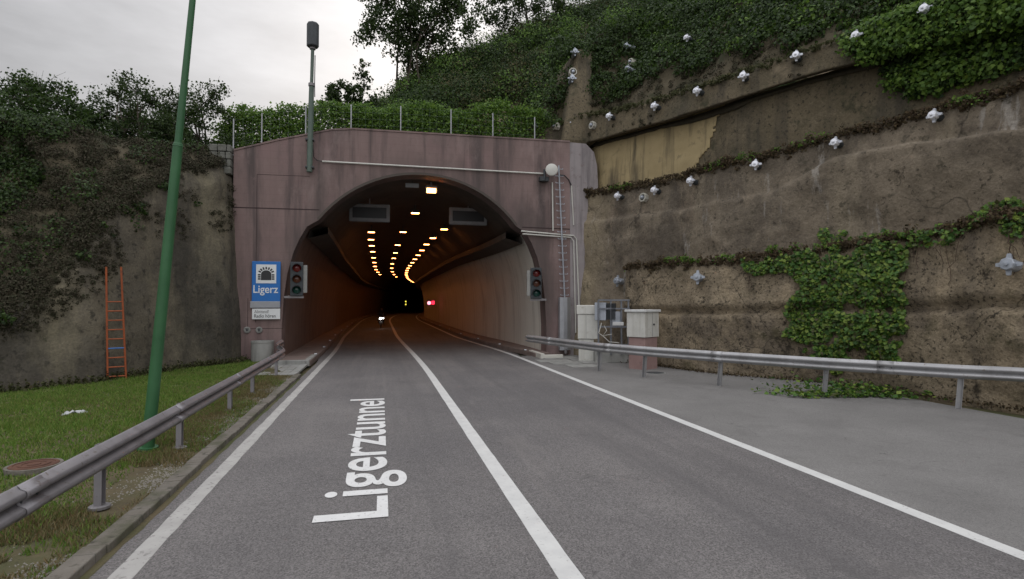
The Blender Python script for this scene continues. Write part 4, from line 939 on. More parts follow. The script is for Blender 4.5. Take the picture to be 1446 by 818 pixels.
# ---------------------------------------------------------------- rock anchors
allv = []; allf = []
for nme, p, fc in SURF:
    if nme == 'hillside': continue
    k_ = len(allv); allv += [tuple(v) for v in p]; allf += [tuple(i+k_ for i in f) for f in fc]
WB = BVHTree.FromPolygons(allv, allf)
hv = []; hf = []
for nme, p, fc in SURF:
    k_ = len(hv); hv += [tuple(v) for v in p]; hf += [tuple(i+k_ for i in f) for f in fc]
WB2 = BVHTree.FromPolygons(hv, hf)
def hitw(px, py, B=None):
    d_ = ray(px, py).normalized(); h_ = (B or WB2).ray_cast(Vector((0, 0, H)), d_)
    return h_[0]
def mk_anchor(kind, n_, s, q):
    """bearing cap with four arms on a drum; 'ring' has a pale grout square with a round cap"""
    e = empty('rock_anchor', q); a = n_.orthogonal().normalized(); side = Vector((0, 0, 1)).cross(n_).normalized(); upv = n_.cross(side)
    if kind == 'ring':
        b = MB(); po = [(s*.95*math.cos(R(45*k_+22)), s*.95*math.sin(R(45*k_+22))) for k_ in range(8)]; pi = [(x*.72, y*.72) for x, y in po]
        for k_ in range(8):
            j = (k_+1) % 8; b.prism([po[k_], po[j], pi[j], pi[k_]], -n_*.2, side, upv, n_*.26)
        b.build('grout_collar', M['mark_pale'], e)
        b = MB(); b.lathe([(s*.4, -.15), (s*.4, .06), (s*.3, .12), (.01, .14)], (0, 0, 0), n_, 14); b.build('cap', M['alu_dull'], e, smooth=True)
        return e
    b = MB(); b.lathe([(s*.52, -.3), (s*.52, .14)], (0, 0, 0), n_, 14); b.build('drum', M['darkgrey'] if kind != 'zinc' else M['alu_dull'], e, smooth=True)
    m_ = M['alu'] if kind == 'cross' else M['alu_dull']
    b = MB()
    for u_ in (side, upv, -side, -upv):
        w_ = n_.cross(u_).normalized(); b.prism([(s*.3, -s*.24), (s*.86, -s*.17), (s*.98, -s*.13), (s*.98, s*.13), (s*.86, s*.17), (s*.3, s*.24)], n_*.14, u_, w_, n_*.05)
    b.build('bearing_plate', M['plate'] if kind == 'cross' else m_, e)
    b = MB(); b.lathe([(s*.60, .12), (s*.60, .27), (s*.52, .30), (s*.2, .305), (s*.2, .35), (.01, .355)], (0, 0, 0), n_, 8); b.build('cap', m_, e)
    return e
ORD = ['first', 'second', 'third', 'fourth', 'fifth', 'sixth', 'seventh', 'eighth', 'ninth', 'tenth', 'eleventh']
rows = [
 ('in the top row on the mossy beam', [(764, 182, 'zinc'), (787, 179, 'ring'), (811, 176, 'cross'), (839, 178, 'ring'), (867, 167, 'cross'), (931, 153, 'cross'), (992, 132, 'cross'), (1054, 112, 'cross'), (1128, 84, 'cross'), (1217, 55, 'cross'), (1314, 18, 'cross')]),
 ('in the row below the brown ledge', [(821, 285, 'cross'), (879, 279, 'cross'), (911, 280, 'ring'), (931, 271, 'cross'), (983, 258, 'cross'), (1071, 236, 'cross'), (1187, 205, 'cross'), (1328, 167, 'cross')]),
 ('in the lowest row', [(879, 398, 'zinc'), (989, 393, 'zinc'), (1434, 376, 'zinc')]),
 ('high in the dark greenery', [(900, 69, 'zinc'), (900, 92, 'ring'), (900, 103, 'zinc'), (983, 61, 'cross')]),
]
KW = {'cross': 'silver cross anchor', 'ring': 'ringed round anchor', 'zinc': 'dull zinc anchor'}
for ri, (rn, lst) in enumerate(rows):
    for k_, (px, py, kd) in enumerate(lst):
        h_ = hitw(px, py, WB if ri != 3 else None)
        if h_ is None: h_ = hitw(px, py)
        if h_ is None: continue
        i = min(range(0, len(rline_b), 3), key=lambda a: (rline_b[a].xy-h_.xy).length); n_ = (-RN_b[i]+Vector((0, 0, .1))).normalized()
        off = .12 if ri != 3 else .45
        if ri == 2 and k_ == 1: n_ = (n_+Vector((0, -.5, 0))).normalized()
        a_ = mk_anchor(kd, n_, .20 if ri < 2 else (.25 if ri == 2 else .18), h_+n_*off)
        tag(a_, KW[kd]+', %s from the tunnel %s' % (ORD[k_], rn), 'rock anchor', 'rock anchors '+rn)
        mk_last = a_

# beam shade added as a dark skin on the yellow render, ragged lower edge
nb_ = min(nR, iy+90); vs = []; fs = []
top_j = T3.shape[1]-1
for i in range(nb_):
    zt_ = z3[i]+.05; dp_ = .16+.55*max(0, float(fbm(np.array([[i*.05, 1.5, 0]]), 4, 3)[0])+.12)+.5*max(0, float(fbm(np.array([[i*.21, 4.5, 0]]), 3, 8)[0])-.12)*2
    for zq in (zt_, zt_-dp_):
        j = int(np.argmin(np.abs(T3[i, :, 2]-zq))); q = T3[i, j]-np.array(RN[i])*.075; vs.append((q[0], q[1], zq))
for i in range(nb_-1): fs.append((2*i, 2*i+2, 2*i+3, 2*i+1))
o = meshobj('beam_shade_skin', vs, fs, M['beam_shade'], T3o, smooth=True, ang=180); s_ = o.modifiers.new('s', 'SOLIDIFY'); s_.thickness = .02; s_.offset = 0
# buttress on the slope above the portal
e = MB(); hA = hitw(822, 150); hB = hitw(830, 84)
p0 = P(818, 180, depth(hA)-.5); pt = P(826, 72, depth(hB)-.2)
secb = [(-1.1, 0), (.75, 0), (.7, -1.4), (-1.05, -1.4)]; vs = []
for f, w_ in ((0, 1.35), (.35, 1.0), (.7, .8), (1, .75)):
    c = p0.lerp(pt, f); c.z += 0
    vs += [(c.x-w_*.72, c.y-.3, c.z-(f == 0)*.9), (c.x+w_*.5, c.y-.3, c.z-(f == 0)*.9), (c.x+w_*.5, c.y+3, c.z-(f == 0)*.9), (c.x-w_*.72, c.y+3, c.z-(f == 0)*.9)]
fs = [(3, 2, 1, 0)]+[(i*4+j, i*4+(j+1) % 4, (i+1)*4+(j+1) % 4, (i+1)*4+j) for i in range(3) for j in range(4)]+[(12, 13, 14, 15)]
bt = meshobj('buttress', vs, fs, M['shot_up'], bevel=.2, label='upright brown concrete buttress on the slope above the portal right end', cat='buttress')
for k_, (px, py, kd) in enumerate(((811, 76, 'zinc'), (809, 102, 'ring'), (807, 113, 'zinc'))):
    f = (188-py)/(188-72); c = p0.lerp(pt, f); d_ = ray(px, py); q = Vector((0, 0, H))+d_*((c.y-.32)/d_.y)
    a_ = mk_anchor(kd, Vector((-.15, -1, .1)).normalized(), .22, q); tag(a_, KW[kd]+', %s from the top on the concrete buttress' % ORD[k_], 'rock anchor', 'rock anchors on the buttress')

# masonry corner left of the portal
b = MB(); z = 7.6
for r_ in range(4):
    x = -6.75
    while x < -5.95:
        w_ = random.uniform(.24, .42); w_ = min(w_, -5.93-x); b.box((x+w_/2, 24.95+random.uniform(-.03, .03), z+.15), (w_-.02, .5, .28)); x += w_
    z += .30
b.build('stone_masonry', M['stone'], bevel=.03, label='small corner of rough grey stone blocks at the top left end of the portal', cat='masonry')

# ---------------------------------------------------------------- vegetation
def tree(name, base, h, clumps, nleaf, lsize, lmat, label, cat, tr=.12, group=None, seed=0, cr=.6, stems=1, density=None):
    rnd = random.Random(seed); base = Vector(base); e = empty(name, base); tag(e, label, cat, group)
    b = MB(); cs = [Vector(c) for c in clumps]; zt = max(c.z for c in cs)
    sp = [Vector((0, 0, 0))+Vector((rnd.uniform(-.25, .25), rnd.uniform(-.25, .25), 0))*(stems > 1)*(1.6 if stems < 5 else 5) for _ in range(stems)]
    for s in range(stems):
        top = Vector((sum(c.x for c in cs)/len(cs)*.6+sp[s].x, sum(c.y for c in cs)/len(cs)*.6+sp[s].y, zt*.85))
        pts = [sp[s]+(top-sp[s])*(k_/6)+Vector((rnd.uniform(-1, 1), rnd.uniform(-1, 1), 0))*.05*h*(k_ > 0) for k_ in range(7)]
        b.tube(pts, [tr*(1-.8*k_/6) for k_ in range(7)], 7)
        for j, c in enumerate(cs):
            if j % stems != s: continue
            lim = [p for p in pts if p.z < c.z+.2] or pts[:1]; st = lim[max(0, len(lim)-1-rnd.randint(0, 2))]
            md = st.lerp(c, .5)+Vector((rnd.uniform(-.15, .15), rnd.uniform(-.15, .15), rnd.uniform(0, .25)))*max(.5, (c-st).length*.4)
            b.tube([st, st.lerp(md, .6), md, md.lerp(c, .6), c], [tr*.35, tr*.27, tr*.2, tr*.13, tr*.06], 5)
            for q in range(5):
                dd = Vector((rnd.gauss(0, 1), rnd.gauss(0, 1), rnd.gauss(.3, .8)))*cr*.7; b.tube([md.lerp(c, .7), c+dd*.5, c+dd], [tr*.09, tr*.06, tr*.03], 4)
    b.build('trunk', M['bark'], e, smooth=True)
    n_ = len(cs); idx = RNG.integers(0, n_, nleaf); C = np.array([tuple(c) for c in cs])[idx]
    sub = RNG.normal(0, 1, (n_, 9, 3)); sub *= cr*.55
    C = C+sub[idx, RNG.integers(0, 9, nleaf)]; off = RNG.normal(0, cr*.26, (nleaf, 3)); pts = C+off
    leafmesh('crown', pts, np.tile([0, 0, .6], (nleaf, 1)), lsize, lmat, e, lean=1.0)
    return e
def ellips(n_, c, r, seed, shell=.5, flat=0):
    rnd = random.Random(seed); out = []
    while len(out) < n_:
        v = Vector((rnd.uniform(-1, 1), rnd.uniform(-1, 1), rnd.uniform(-1, 1)))
        if v.length > 1 or v.length < shell*rnd.random(): continue
        out.append(Vector((c[0]+v.x*r[0], c[1]+v.y*r[1], c[2]+v.z*r[2])))
    return out
def at(px, d_, z=None):
    v = P(px, 409, d_); return Vector((v.x, v.y, z if z is not None else 0))
# big tree leaning over the crest
q = at(585, 41); gz_ = hz(q.x, q.y)
cl = [Vector((P(px, py, 41+dd).x-q.x, P(px, py, 41+dd).y-q.y, P(px, py, 41+dd).z-gz_)) for px, py, dd in
      ((530, 20, 0), (524, 42, -1), (545, 5, 1), (560, 25, 0), (575, 48, 1), (590, 15, -1), (600, 40, 1), (615, 5, 0), (625, 30, 2), (645, 12, 1), (655, 32, -1), (640, 45, 0), (555, 50, -1), (578, -10, 0), (605, -20, 1), (540, -20, 0), (640, -20, 1), (590, -60, 0), (560, -50, 0), (620, -50, 1), (660, -5, 0), (585, 65, 0), (600, 62, 1),
       (535, -5, 0), (570, 8, 0), (585, 30, 0), (548, 33, 1), (610, 22, 0), (635, 0, 0))]
tree('broadleaf_tree', (q.x, q.y, gz_-.4), 9, cl, 17500, .17, M['leaf_tree'], 'large dark tree overhanging the sky on the crest left of the hill', 'tree', .09, seed=3, cr=.95, stems=6)
q = at(745, 44); gz_ = hz(q.x, q.y)
cl = [Vector((P(px, py, 44).x-q.x, P(px, py, 44).y-q.y+random.uniform(-1, 1), P(px, py, 44).z-gz_)) for px, py in ((690, 10), (705, -8), (720, 18), (735, 0), (750, 12), (765, -5), (780, 8), (735, -25), (760, -30), (800, -8), (700, 25), (680, -15))]
tree('broadleaf_tree', (q.x, q.y, gz_-.4), 6, cl, 7500, .15, M['leaf_tree'], 'thin twiggy tree on the ridge above the hill right of the large tree', 'tree', .10, seed=5, cr=.8, stems=3)
q = at(512, 36); gz_ = hz(q.x, q.y)
cl = [Vector((P(px, py, 36).x-q.x, P(px, py, 36).y-q.y, P(px, py, 36).z-gz_)) for px, py in ((513, 82), (511, 95), (516, 100), (508, 104), (514, 112), (512, 122))]
tree('sapling', (q.x, q.y, gz_-.3), 4, cl, 420, .16, M['leaf_tree'], 'slim lone sapling against the sky left of the large tree', 'tree', .05, seed=6, cr=.28)
q = at(480, 34); gz_ = hz(q.x, q.y)
cl = [Vector((P(px, py, 34).x-q.x, P(px, py, 34).y-q.y+random.uniform(-.6, .6), P(px, py, 34).z-gz_)) for px, py in ((465, 122), (478, 114), (490, 122), (500, 130), (472, 134), (488, 140), (505, 142), (520, 136), (530, 146), (460, 145))]
tree('shrub', (q.x, q.y, gz_-.3), 3, cl, 3600, .15, M['leaf_tree'], 'rounded dark shrub behind the vines right of the antenna mast', 'shrub', .06, seed=8, cr=.42, stems=3)
# trees above the left wall
def lefttree(px, d_, ys_, w_, n_, leaf, label, seed, lm, nc=16, cr=.62, twigs=()):
    q = at(px, d_); gz_ = 6.9; rnd = random.Random(seed); cl = []
    for k_ in range(nc):
        ppx = px+rnd.uniform(-1, 1)*w_; f = 1-abs(ppx-px)/w_; yt = ys_[0]+(1-f)*30
        py = rnd.uniform(yt, ys_[1]); v = P(ppx, py, d_+rnd.uniform(-1.5, 1.5)); cl.append(v-Vector((q.x, q.y, gz_)))
    for tx, ty in twigs: cl.append(P(tx, ty, d_)-Vector((q.x, q.y, gz_)))
    tree('broadleaf_tree', (q.x, q.y, gz_), 5, cl, n_, leaf, lm, label, 'tree', .10, seed=seed, cr=cr, stems=3)
lefttree(40, 23, (122, 300), 60, 22000, .10, 'broad bushy tree at the far left edge above the wall', 21, M['leaf_dark'], 46, .6, ((30, 122), (60, 116), (85, 130), (10, 125), (100, 150)))
lefttree(-70, 21, (115, 300), 60, 9000, .11, 'bushy tree partly cut off by the left edge of the view', 24, M['leaf_dark'], 24)
lefttree(125, 24, (160, 270), 36, 9000, .10, 'low leafy tree filling the gap right of the broad far left tree', 25, M['leaf_dark'], 22, .5, ((110, 160), (140, 165)))
lefttree(180, 24, (136, 240), 48, 13000, .095, 'dark tree with open twiggy top just left of the green pole', 22, M['leaf_tree'], 32, .5, ((165, 130), (190, 124), (205, 134), (140, 155), (215, 142), (178, 126)))
lefttree(270, 25, (146, 240), 56, 14000, .095, 'dark tree with a thin top right of the green pole above the wall', 23, M['leaf_tree'], 36, .45, ((298, 140), (302, 132), (240, 142), (285, 150), (262, 138), (315, 158)))
lefttree(228, 24, (150, 230), 26, 5000, .095, 'narrow dark tree directly behind the green pole', 26, M['leaf_tree'], 14, .45)
# vine row
V0 = None
for k_, px in enumerate(range(322, 770, 21)):
    d_ = 25.6+random.uniform(-.1, .3)+(px-322)*.0048; q = at(px, d_); zb_ = hz(q.x, q.y)-.1 if q.y > 26 else float(topz(q.x))-.1
    zt_ = H+(428-(148+random.uniform(-9, 9)+(6 if px < 440 else 0)+(8 if px > 700 else 0)))/F*d_; hh_ = zt_-zb_
    e = empty('grapevine', (q.x, q.y, zb_)); tag(e, 'leafy green grapevine in the hedge-like row on top of the portal', 'vine', 'grapevines on top of the portal')
    b = MB(); b.tube([(0, 0, 0), (.04, 0, hh_*.4), (-.03, 0, hh_*.8)], [.04, .03, .015], 6); b.build('stem', M['bark'], e)
    n_ = 2600; z_ = RNG.uniform(.0, 1, n_); pts = np.stack([RNG.normal(0, .36, n_)*(1.15-.4*z_), RNG.normal(0, .25, n_), .1+z_*hh_*.97], 1)
    pts[:, 0] += .15*np.sin(z_*9+k_); leafmesh('foliage', pts, np.tile([0, -.6, .4], (n_, 1)), .105, M['leaf_vine'], e)
# fence on the portal
e = empty('wire_fence', (0, 25.5, 9.8)); tag(e, 'low wire fence with thin grey steel posts along the portal top', 'fence'); inv = Matrix.Translation((0, -25.5, -9.8))
tops = []
for px, yt in ((330, 168), (370, 160), (432, 150), (496, 148), (566, 150), (637, 155), (696, 160), (755, 166)):
    v = FY(px, yt, 25.55); zb_ = float(topz(v.x)); b = MB(); b.tube([(v.x, 25.55, zb_-.1), (v.x, 25.55, v.z)], .028, 8); b.build('post', M['galv'], e).matrix_parent_inverse = inv; tops.append((v.x, zb_, v.z))
b = MB()
for (xa, za, ta), (xb, zb_, tb) in zip(tops[:-1], tops[1:]):
    for f in (.08, .3, .52, .74, .95): b.tube([(xa, 25.55, za+(ta-za)*f), (xb, 25.55, zb_+(tb-zb_)*f)], .003, 4)
    n_ = int((xb-xa)/.3)
    for q_ in range(1, n_):
        g_ = q_/n_; x = xa+(xb-xa)*g_; z0_ = za+(zb_-za)*g_; z1_ = ta+(tb-ta)*g_; b.tube([(x, 25.55, z0_+.06), (x, 25.55, z1_-.04)], .0025, 3)
b.build('wire_mesh', M['greygreen'], e).matrix_parent_inverse = inv

# ground cover: leaf clumps rooted on the slopes
def scrub(name, sampler, ncl, rad, per, size, m, up_=.5, seed=0, thin=None, **k):
    C, Nn = sampler(ncl)
    if thin is not None:
        kk = thin(C); C = C[kk]; Nn = Nn[kk]
    n0 = len(C); r = rad*(.5+RNG.random(n0)); idx = np.repeat(np.arange(n0), per); n_ = len(idx)
    v = RNG.normal(0, 1, (n_, 3)); v /= np.linalg.norm(v, axis=1)[:, None]; dp = (v*Nn[idx]).sum(1); v = np.where(dp[:, None] < -.1, -v, v)
    rr_ = r[idx][:, None]*(.55+.45*RNG.random((n_, 1))); pts = C[idx]+v*rr_*np.array([1.0, 1.0, .8])
    return leafmesh(name, pts, v*1.2+Nn[idx]*.4, size, m, lean=.7, **k)
def samp_grid(Gd, i0, i1, j0, j1, w=None):
    def f(n_):
        i = RNG.uniform(i0, min(i1, Gd.shape[0])-1.001, n_); j = RNG.uniform(j0, min(j1, Gd.shape[1])-1.001, n_); a = i.astype(int); b_ = j.astype(int); fa = (i-a)[:, None]; fb = (j-b_)[:, None]
        p00, p10, p01, p11 = Gd[a, b_], Gd[a+1, b_], Gd[a, b_+1], Gd[a+1, b_+1]
        p = p00*(1-fa)*(1-fb)+p10*fa*(1-fb)+p01*(1-fa)*fb+p11*fa*fb
        nn_ = np.cross(p10-p00, p01-p00); nn_ /= np.linalg.norm(nn_, axis=1)[:, None]+1e-9
        nn_ = np.where((nn_[:, 2] < 0)[:, None], -nn_, nn_)
        return p, nn_
    return f
iE = next(i for i, a in enumerate(ln) if depth(a[0]) > 5 and pix(a[0])[0] > -260)
scrub('hill_scrub', samp_grid(E, iE, len(ln), 8, 34), 2300, .6, 100, .085, M['leaf_dark'], kind='stuff', thin=lambda C: (fbm(C*.5, 3, 14) > -.12))
scrub('hill_scrub', samp_grid(E, iE, len(ln), 3, 14), 180, .45, 80, .075, M['leaf_dark'], kind='stuff', thin=lambda C: (fbm(C*.5, 3, 14) > -.02))
scrub('dry_scrub', samp_grid(E, iE, len(ln), 0, 20), 2600, .30, 70, .055, M['leaf_dry'], kind='stuff')
# dead creeper hanging over the top of the left wall
def samp_wall(Gd, i0, i1, js):
    def f(n_):
        i = RNG.integers(i0, i1, n_); u = RNG.random(n_)**1.8; j = (Gd.shape[1]-1-u*js).astype(int)
        p = Gd[i, j]+RNG.normal(0, .05, (n_, 3)); nn_ = np.tile([.35, -.9, .2], (n_, 1)); return p, nn_
    return f
scrub('dry_creeper', samp_wall(LW, iE, len(ln), 15), 1700, .11, 26, .04, M['leaf_dry'], kind='stuff', thin=lambda C: fbm(C*.9, 3, 77) > -.02)
scrub('ivy', samp_wall(LW, iE, len(ln), 8), 120, .18, 26, .09, M['leaf_dark'], kind='stuff', thin=lambda C: fbm(C*.7, 3, 78) > .0)
# hill
ix0 = int(np.searchsorted(xs, -7)) if False else 0
HX = np.linspace(-80, 90, 190); jx0 = int(np.searchsorted(HX, -8)); jx1 = int(np.searchsorted(HX, 30))
bare = lambda C: ~((C[:, 0] > 4.2) & (C[:, 0] < 9.2) & (C[:, 2] < 15.4+2.5*fbm(C*.6, 3, 9)*2) & (C[:, 1] < 37))
scrub('hill_scrub', samp_grid(HP, jx0, jx1, 11, 70), 4400, .8, 80, .13, M['leaf_dark'], kind='stuff', thin=bare)
scrub('hill_scrub', samp_grid(HP, jx0, jx1, 11, 60), 1500, .5, 60, .11, M['leaf_olive'], kind='stuff', thin=bare)
scrub('hill_scrub', samp_grid(HP, jx0, jx1, 11, 60), 1500, .7, 80, .12, M['leaf_vine'], kind='stuff', thin=lambda C: bare(C) & (fbm(C*.3, 3, 12) > .02))
nT = T5.shape[0]
def vis(C):
    return np.array([depth(c) > 3 and -50 < pix(c)[0] < 1700 for c in C])
for lm_, n__, sd in ((M['leaf_dark'], 420, 5), (M['leaf_vine'], 170, 6), (M['leaf_olive'], 160, 8)):
    scrub('hill_bushes', samp_grid(HP, jx0, jx1, 14, 84), n__, 1.5, 420, .13, lm_, kind='stuff', thin=bare)
scrub('hill_bushes', samp_grid(T5, 0, nT, 18, 60), 500, 1.0, 260, .11, M['leaf_dark'], kind='stuff', thin=vis)
scrub('hill_bushes', samp_grid(T5, 0, nT, 18, 60), 320, .9, 260, .10, M['leaf_vine'], kind='stuff', thin=vis)
# ivy curtain over the top tiers on the right
scrub('hill_scrub', samp_grid(T5, 0, nT, 3, 60), 5600, .5, 60, .11, M['leaf_dark'], kind='stuff', thin=lambda C: vis(C) & ~((C[:, 1] > 17.5) & (C[:, 2] < 12.4+3*fbm(C*.9, 3, 5))))
def greenzone(C):
    out = []
    fb = fbm(C*.45, 3, 33)
    for c, f_ in zip(C, fb):
        if depth(c) < 3: out.append(False); continue
        px, py = pix(c)
        lim = np.interp(px, [840, 900, 930, 1000, 1060, 1130, 1180, 1240, 1300, 1380, 1446, 1700], [15, 50, 80, 80, 50, 42, 45, 105, 130, 105, 85, 60])
        out.append(px < 1750 and py < lim+f_*60)
    return np.array(out)
allT = [g.reshape(-1, 3) for g in (T3, T4, T5)]
def samp_tiers(n_):
    k_ = [int(n_*.25), int(n_*.25), n_-2*int(n_*.25)]; PP = []; NN = []
    for g, m_ in zip((T3, T4, T5[:, :50]), k_):
        p, q_ = samp_grid(g, 0, g.shape[0], 0, g.shape[1])(m_); PP.append(p); NN.append(np.tile([-.75, -.5, .4], (m_, 1)))
    return np.concatenate(PP), np.concatenate(NN)
scrub('ivy', samp_tiers, 10000, .26, 34, .095, M['leaf_dark'], kind='stuff', thin=greenzone)
scrub('ivy', samp_tiers, 12000, .38, 34, .115, M['leaf_vine'], kind='stuff', thin=lambda C: greenzone(C) & (fbm(C*.5, 3, 44) > -.08))
scrub('dry_scrub', samp_grid(T5, 0, nT, 2, 26), 3000, .22, 40, .06, M['leaf_dry'], kind='stuff', thin=vis)
scrub('dry_scrub', samp_grid(T4, 0, T4.shape[0], 0, T4.shape[1]), 700, .10, 26, .045, M['leaf_dry'], kind='stuff', thin=lambda C: fbm(C*.9, 3, 66) > .03)
scrub('ivy', samp_tiers, 4500, .30, 30, .11, M['leaf_ivy'], kind='stuff', thin=lambda C: greenzone(C) & (fbm(C*.7, 3, 48) > .0) & np.array([pix(c)[0] > 900 if depth(c) > 3 else True for c in C]))
bc = np.array([tuple(pt+Vector((random.uniform(-1.6, 1.2), random.uniform(-.8, 1), random.uniform(-.7, .5)))) for _ in range(46)]+[tuple(p0.lerp(pt, random.random())+Vector((random.choice((-1.3, 1.0))*random.uniform(.9, 1.3), .2, 0))) for _ in range(30)])
scrub('ivy', lambda n_: (bc, np.tile([-.1, -.8, .5], (len(bc), 1))), len(bc), .38, 60, .11, M['leaf_dark'], kind='stuff')
# dry fringe on the ledges
def ledge(Gd, j, i0, i1, hang, seed):
    def f(n_):
        i = RNG.integers(i0, i1, n_); p = Gd[i, j]+RNG.normal(0, .06, (n_, 3)); p[:, 2] -= np.abs(RNG.normal(0, hang, n_))*(.4+1.2*np.clip(fbm(p*.7, 3, seed)+.5, 0, 1)); p[:, 2] += .08
        return p, np.tile([-.7, -.6, .3], (n_, 1))
    return f
def lrow(Gd, back=.9):
    z_ = Gd[Gd.shape[0]//2, :, 2]; return int(np.argmax(z_ > z_.max()-.16))
scrub('dry_creeper', ledge(T2, lrow(T2), 4, T2.shape[0], .11, 3), 1700, .12, 22, .07, M['leaf_brown'], kind='stuff')
scrub('dry_creeper', ledge(T1, lrow(T1), 4, T1.shape[0], .09, 5), 1200, .12, 22, .07, M['leaf_brown'], kind='stuff')
scrub('moss', ledge(T4, lrow(T4), 0, T4.shape[0], .05, 7), 900, .10, 20, .06, M['leaf_olive'], kind='stuff')
scrub('weeds', ledge(T2, lrow(T2), 4, T2.shape[0], .03, 8), 700, .13, 16, .07, M['leaf_vine'], kind='stuff', thin=lambda C: fbm(C*.5, 3, 91) > .08)
scrub('weeds', ledge(T1, lrow(T1), 0, T1.shape[0], .03, 8), 600, .13, 16, .07, M['leaf_vine'], kind='stuff', thin=lambda C: fbm(C*.6, 3, 95) > .08)
# creeper on the low tier
def poly_in(px, py, poly):
    c = False; n_ = len(poly)
    for i in range(n_):
        x1, y1 = poly[i]; x2, y2 = poly[i-1]
        if (y1 > py) != (y2 > py) and px < (x2-x1)*(py-y1)/(y2-y1)+x1: c = not c
    return c
def creeper(name, poly, n_, size, label, mats, off=.12, fade=.16):
    x0, x1_ = min(p[0] for p in poly)-25, max(p[0] for p in poly)+25; y0, y1_ = min(p[1] for p in poly)-25, max(p[1] for p in poly)+25
    PP = []; tries = 0
    while len(PP) < n_ and tries < n_*12:
        if tries % 2000 == 0:
            bx_ = RNG.uniform(x0, x1_, 2000); by_ = RNG.uniform(y0, y1_, 2000); o1 = np.ones(2000)
            bw = fbm(np.stack([bx_*.03, by_*.03, o1], 1), 4, 17)*85; bw2 = fbm(np.stack([bx_*.03, by_*.03, o1*9], 1), 4, 27)*85; bt_ = fbm(np.stack([bx_*.05, by_*.05, o1*4], 1), 3, 57)
        kq = tries % 2000; tries += 1; px, py, w_, w2 = bx_[kq], by_[kq], bw[kq], bw2[kq]
        if not poly_in(px+w_, py+w2, poly): continue
        if bt_[kq] < -.15: continue
        h_ = hitw(px, py)
        if h_ is not None: PP.append(tuple(h_))
    PP = np.array(PP); lump = np.clip(fbm(PP*1.6, 3, 63)+.3, 0, 1)
    nrm = np.array([-.8, -.55, .25]); nrm /= np.linalg.norm(nrm); PP = PP+nrm*(RNG.random(len(PP))*(.08+.45*lump)+.02)[:, None]
    e = empty(name, PP.mean(0)*np.array([1, 1, 0])); tag(e, label, 'creeper'); inv_ = Matrix.Translation(-e.location)
    o_ = leafmesh('foliage', PP, np.tile(nrm*1.1+np.array([0, 0, .35]), (len(PP), 1)), size, mats, e, asp=.95, lean=.55); o_.matrix_parent_inverse = inv_
    for _ in range(24):
        p = Vector(PP[random.randrange(len(PP))]); pts_ = [p]
        for s in range(5): pts_.append(pts_[-1]+Vector((random.uniform(-.12, .12), random.uniform(-.12, .12), -random.uniform(.05, .3))))
        b = MB(); b.tube(pts_, .008, 4); b.build('woody_stem', M['twig'], e).matrix_parent_inverse = inv_
    return e
creeper('creeper', [(1040, 362), (1100, 348), (1200, 345), (1282, 352), (1290, 400), (1270, 440), (1285, 480), (1270, 510), (1125, 508), (1120, 470), (1128, 430), (1105, 400), (1060, 392)], 9000, .105,
        'large bright green creeper patch hanging down the lowest wall tier behind the right guardrail', M['leaf_ivy'])
creeper('creeper', [(1250, 345), (1300, 325), (1360, 310), (1446, 292), (1500, 290), (1500, 312), (1400, 330), (1330, 350), (1270, 356)], 900, .10,
        'narrow green creeper trailing along the ledge at the right edge', M['leaf_ivy'])
# ivy on the asphalt under the rail
PP = []
for _ in range(1300):
    px = random.gauss(1195, 58)
    if px < 1060 or px > 1350: continue
    px = px; yb = np.interp(px, [1070, 1130, 1230, 1350], [556, 564, 562, 570]); t_ = abs(random.gauss(0, 1)); py = yb-t_*9
    g = G(px, py, .0); PP.append((g.x, g.y, .02+.22*random.random()*(.3+t_*.5)))
o = leafmesh('ground_ivy', PP, np.tile([0, 0, 1.], (len(PP), 1)), .11, M['leaf_ivy'], lean=.5, kind='stuff')
# debris + weeds along the right wall foot
PP = []
for _ in range(5200):
    i = random.randrange(iT1, int(nR*.8)); p = rline[i]-RN[i]*abs(random.gauss(.02, .14)); PP.append((p.x, p.y, abs(random.gauss(0, .05))))
leafmesh('leaf_litter', PP, np.tile([0, 0, .8], (len(PP), 1)), .05, M['leaf_brown'], kind='stuff')
# bare earth scar on the hill
PPs = []

# grass blades
def blades(name, n_, xr, yr, hgt, m, mask=None, wid=.006):
    x = RNG.uniform(*xr, n_); y = RNG.uniform(*yr, n_)
    if mask is not None: k_ = mask(x, y); x = x[k_]; y = y[k_]
    z = vz(x, y); n_ = len(x); a = RNG.uniform(0, 6.28, n_); w_ = wid*(1+RNG.random(n_)); h_ = hgt*(.45+RNG.random(n_))*(.6+.8*np.clip(fbm(np.stack([x*1.6, y*1.6, 0*x], 1), 3, 2)*2.2+.5, 0, 1.6)); l_ = RNG.normal(0, .5, (n_, 2))*h_[:, None]
    V = np.empty((n_, 3, 3)); V[:, 0] = np.stack([x-w_*np.cos(a), y-w_*np.sin(a), z-.01], 1); V[:, 1] = np.stack([x+w_*np.cos(a), y+w_*np.sin(a), z-.01], 1); V[:, 2] = np.stack([x+l_[:, 0], y+l_[:, 1], z+h_], 1)
    return quads(name, V, m, kind='stuff')
LB = np.array([(p.x, p.y) for p in lline]); 
def inside(x, y):  # right of the left wall foot
    o_ = np.argsort(LB[:, 1]); return x > np.interp(y, LB[o_, 1], LB[o_, 0])+.1
def dens(x, y, s, t): return fbm(np.stack([x*.55, y*.55, 0*x], 1), 4, s) > t
paved = lambda x, y: (y < 19.7) | (x < -4.4)
blades('grass', 260000, (-13, -3.4), (4, 25), .06, M['grass'], lambda x, y: inside(x, y) & paved(x, y) & dens(x, y, 3, -.3) & (RNG.random(len(x)) < np.clip((-3.1-x)/1.6, .15, 1)), .007)
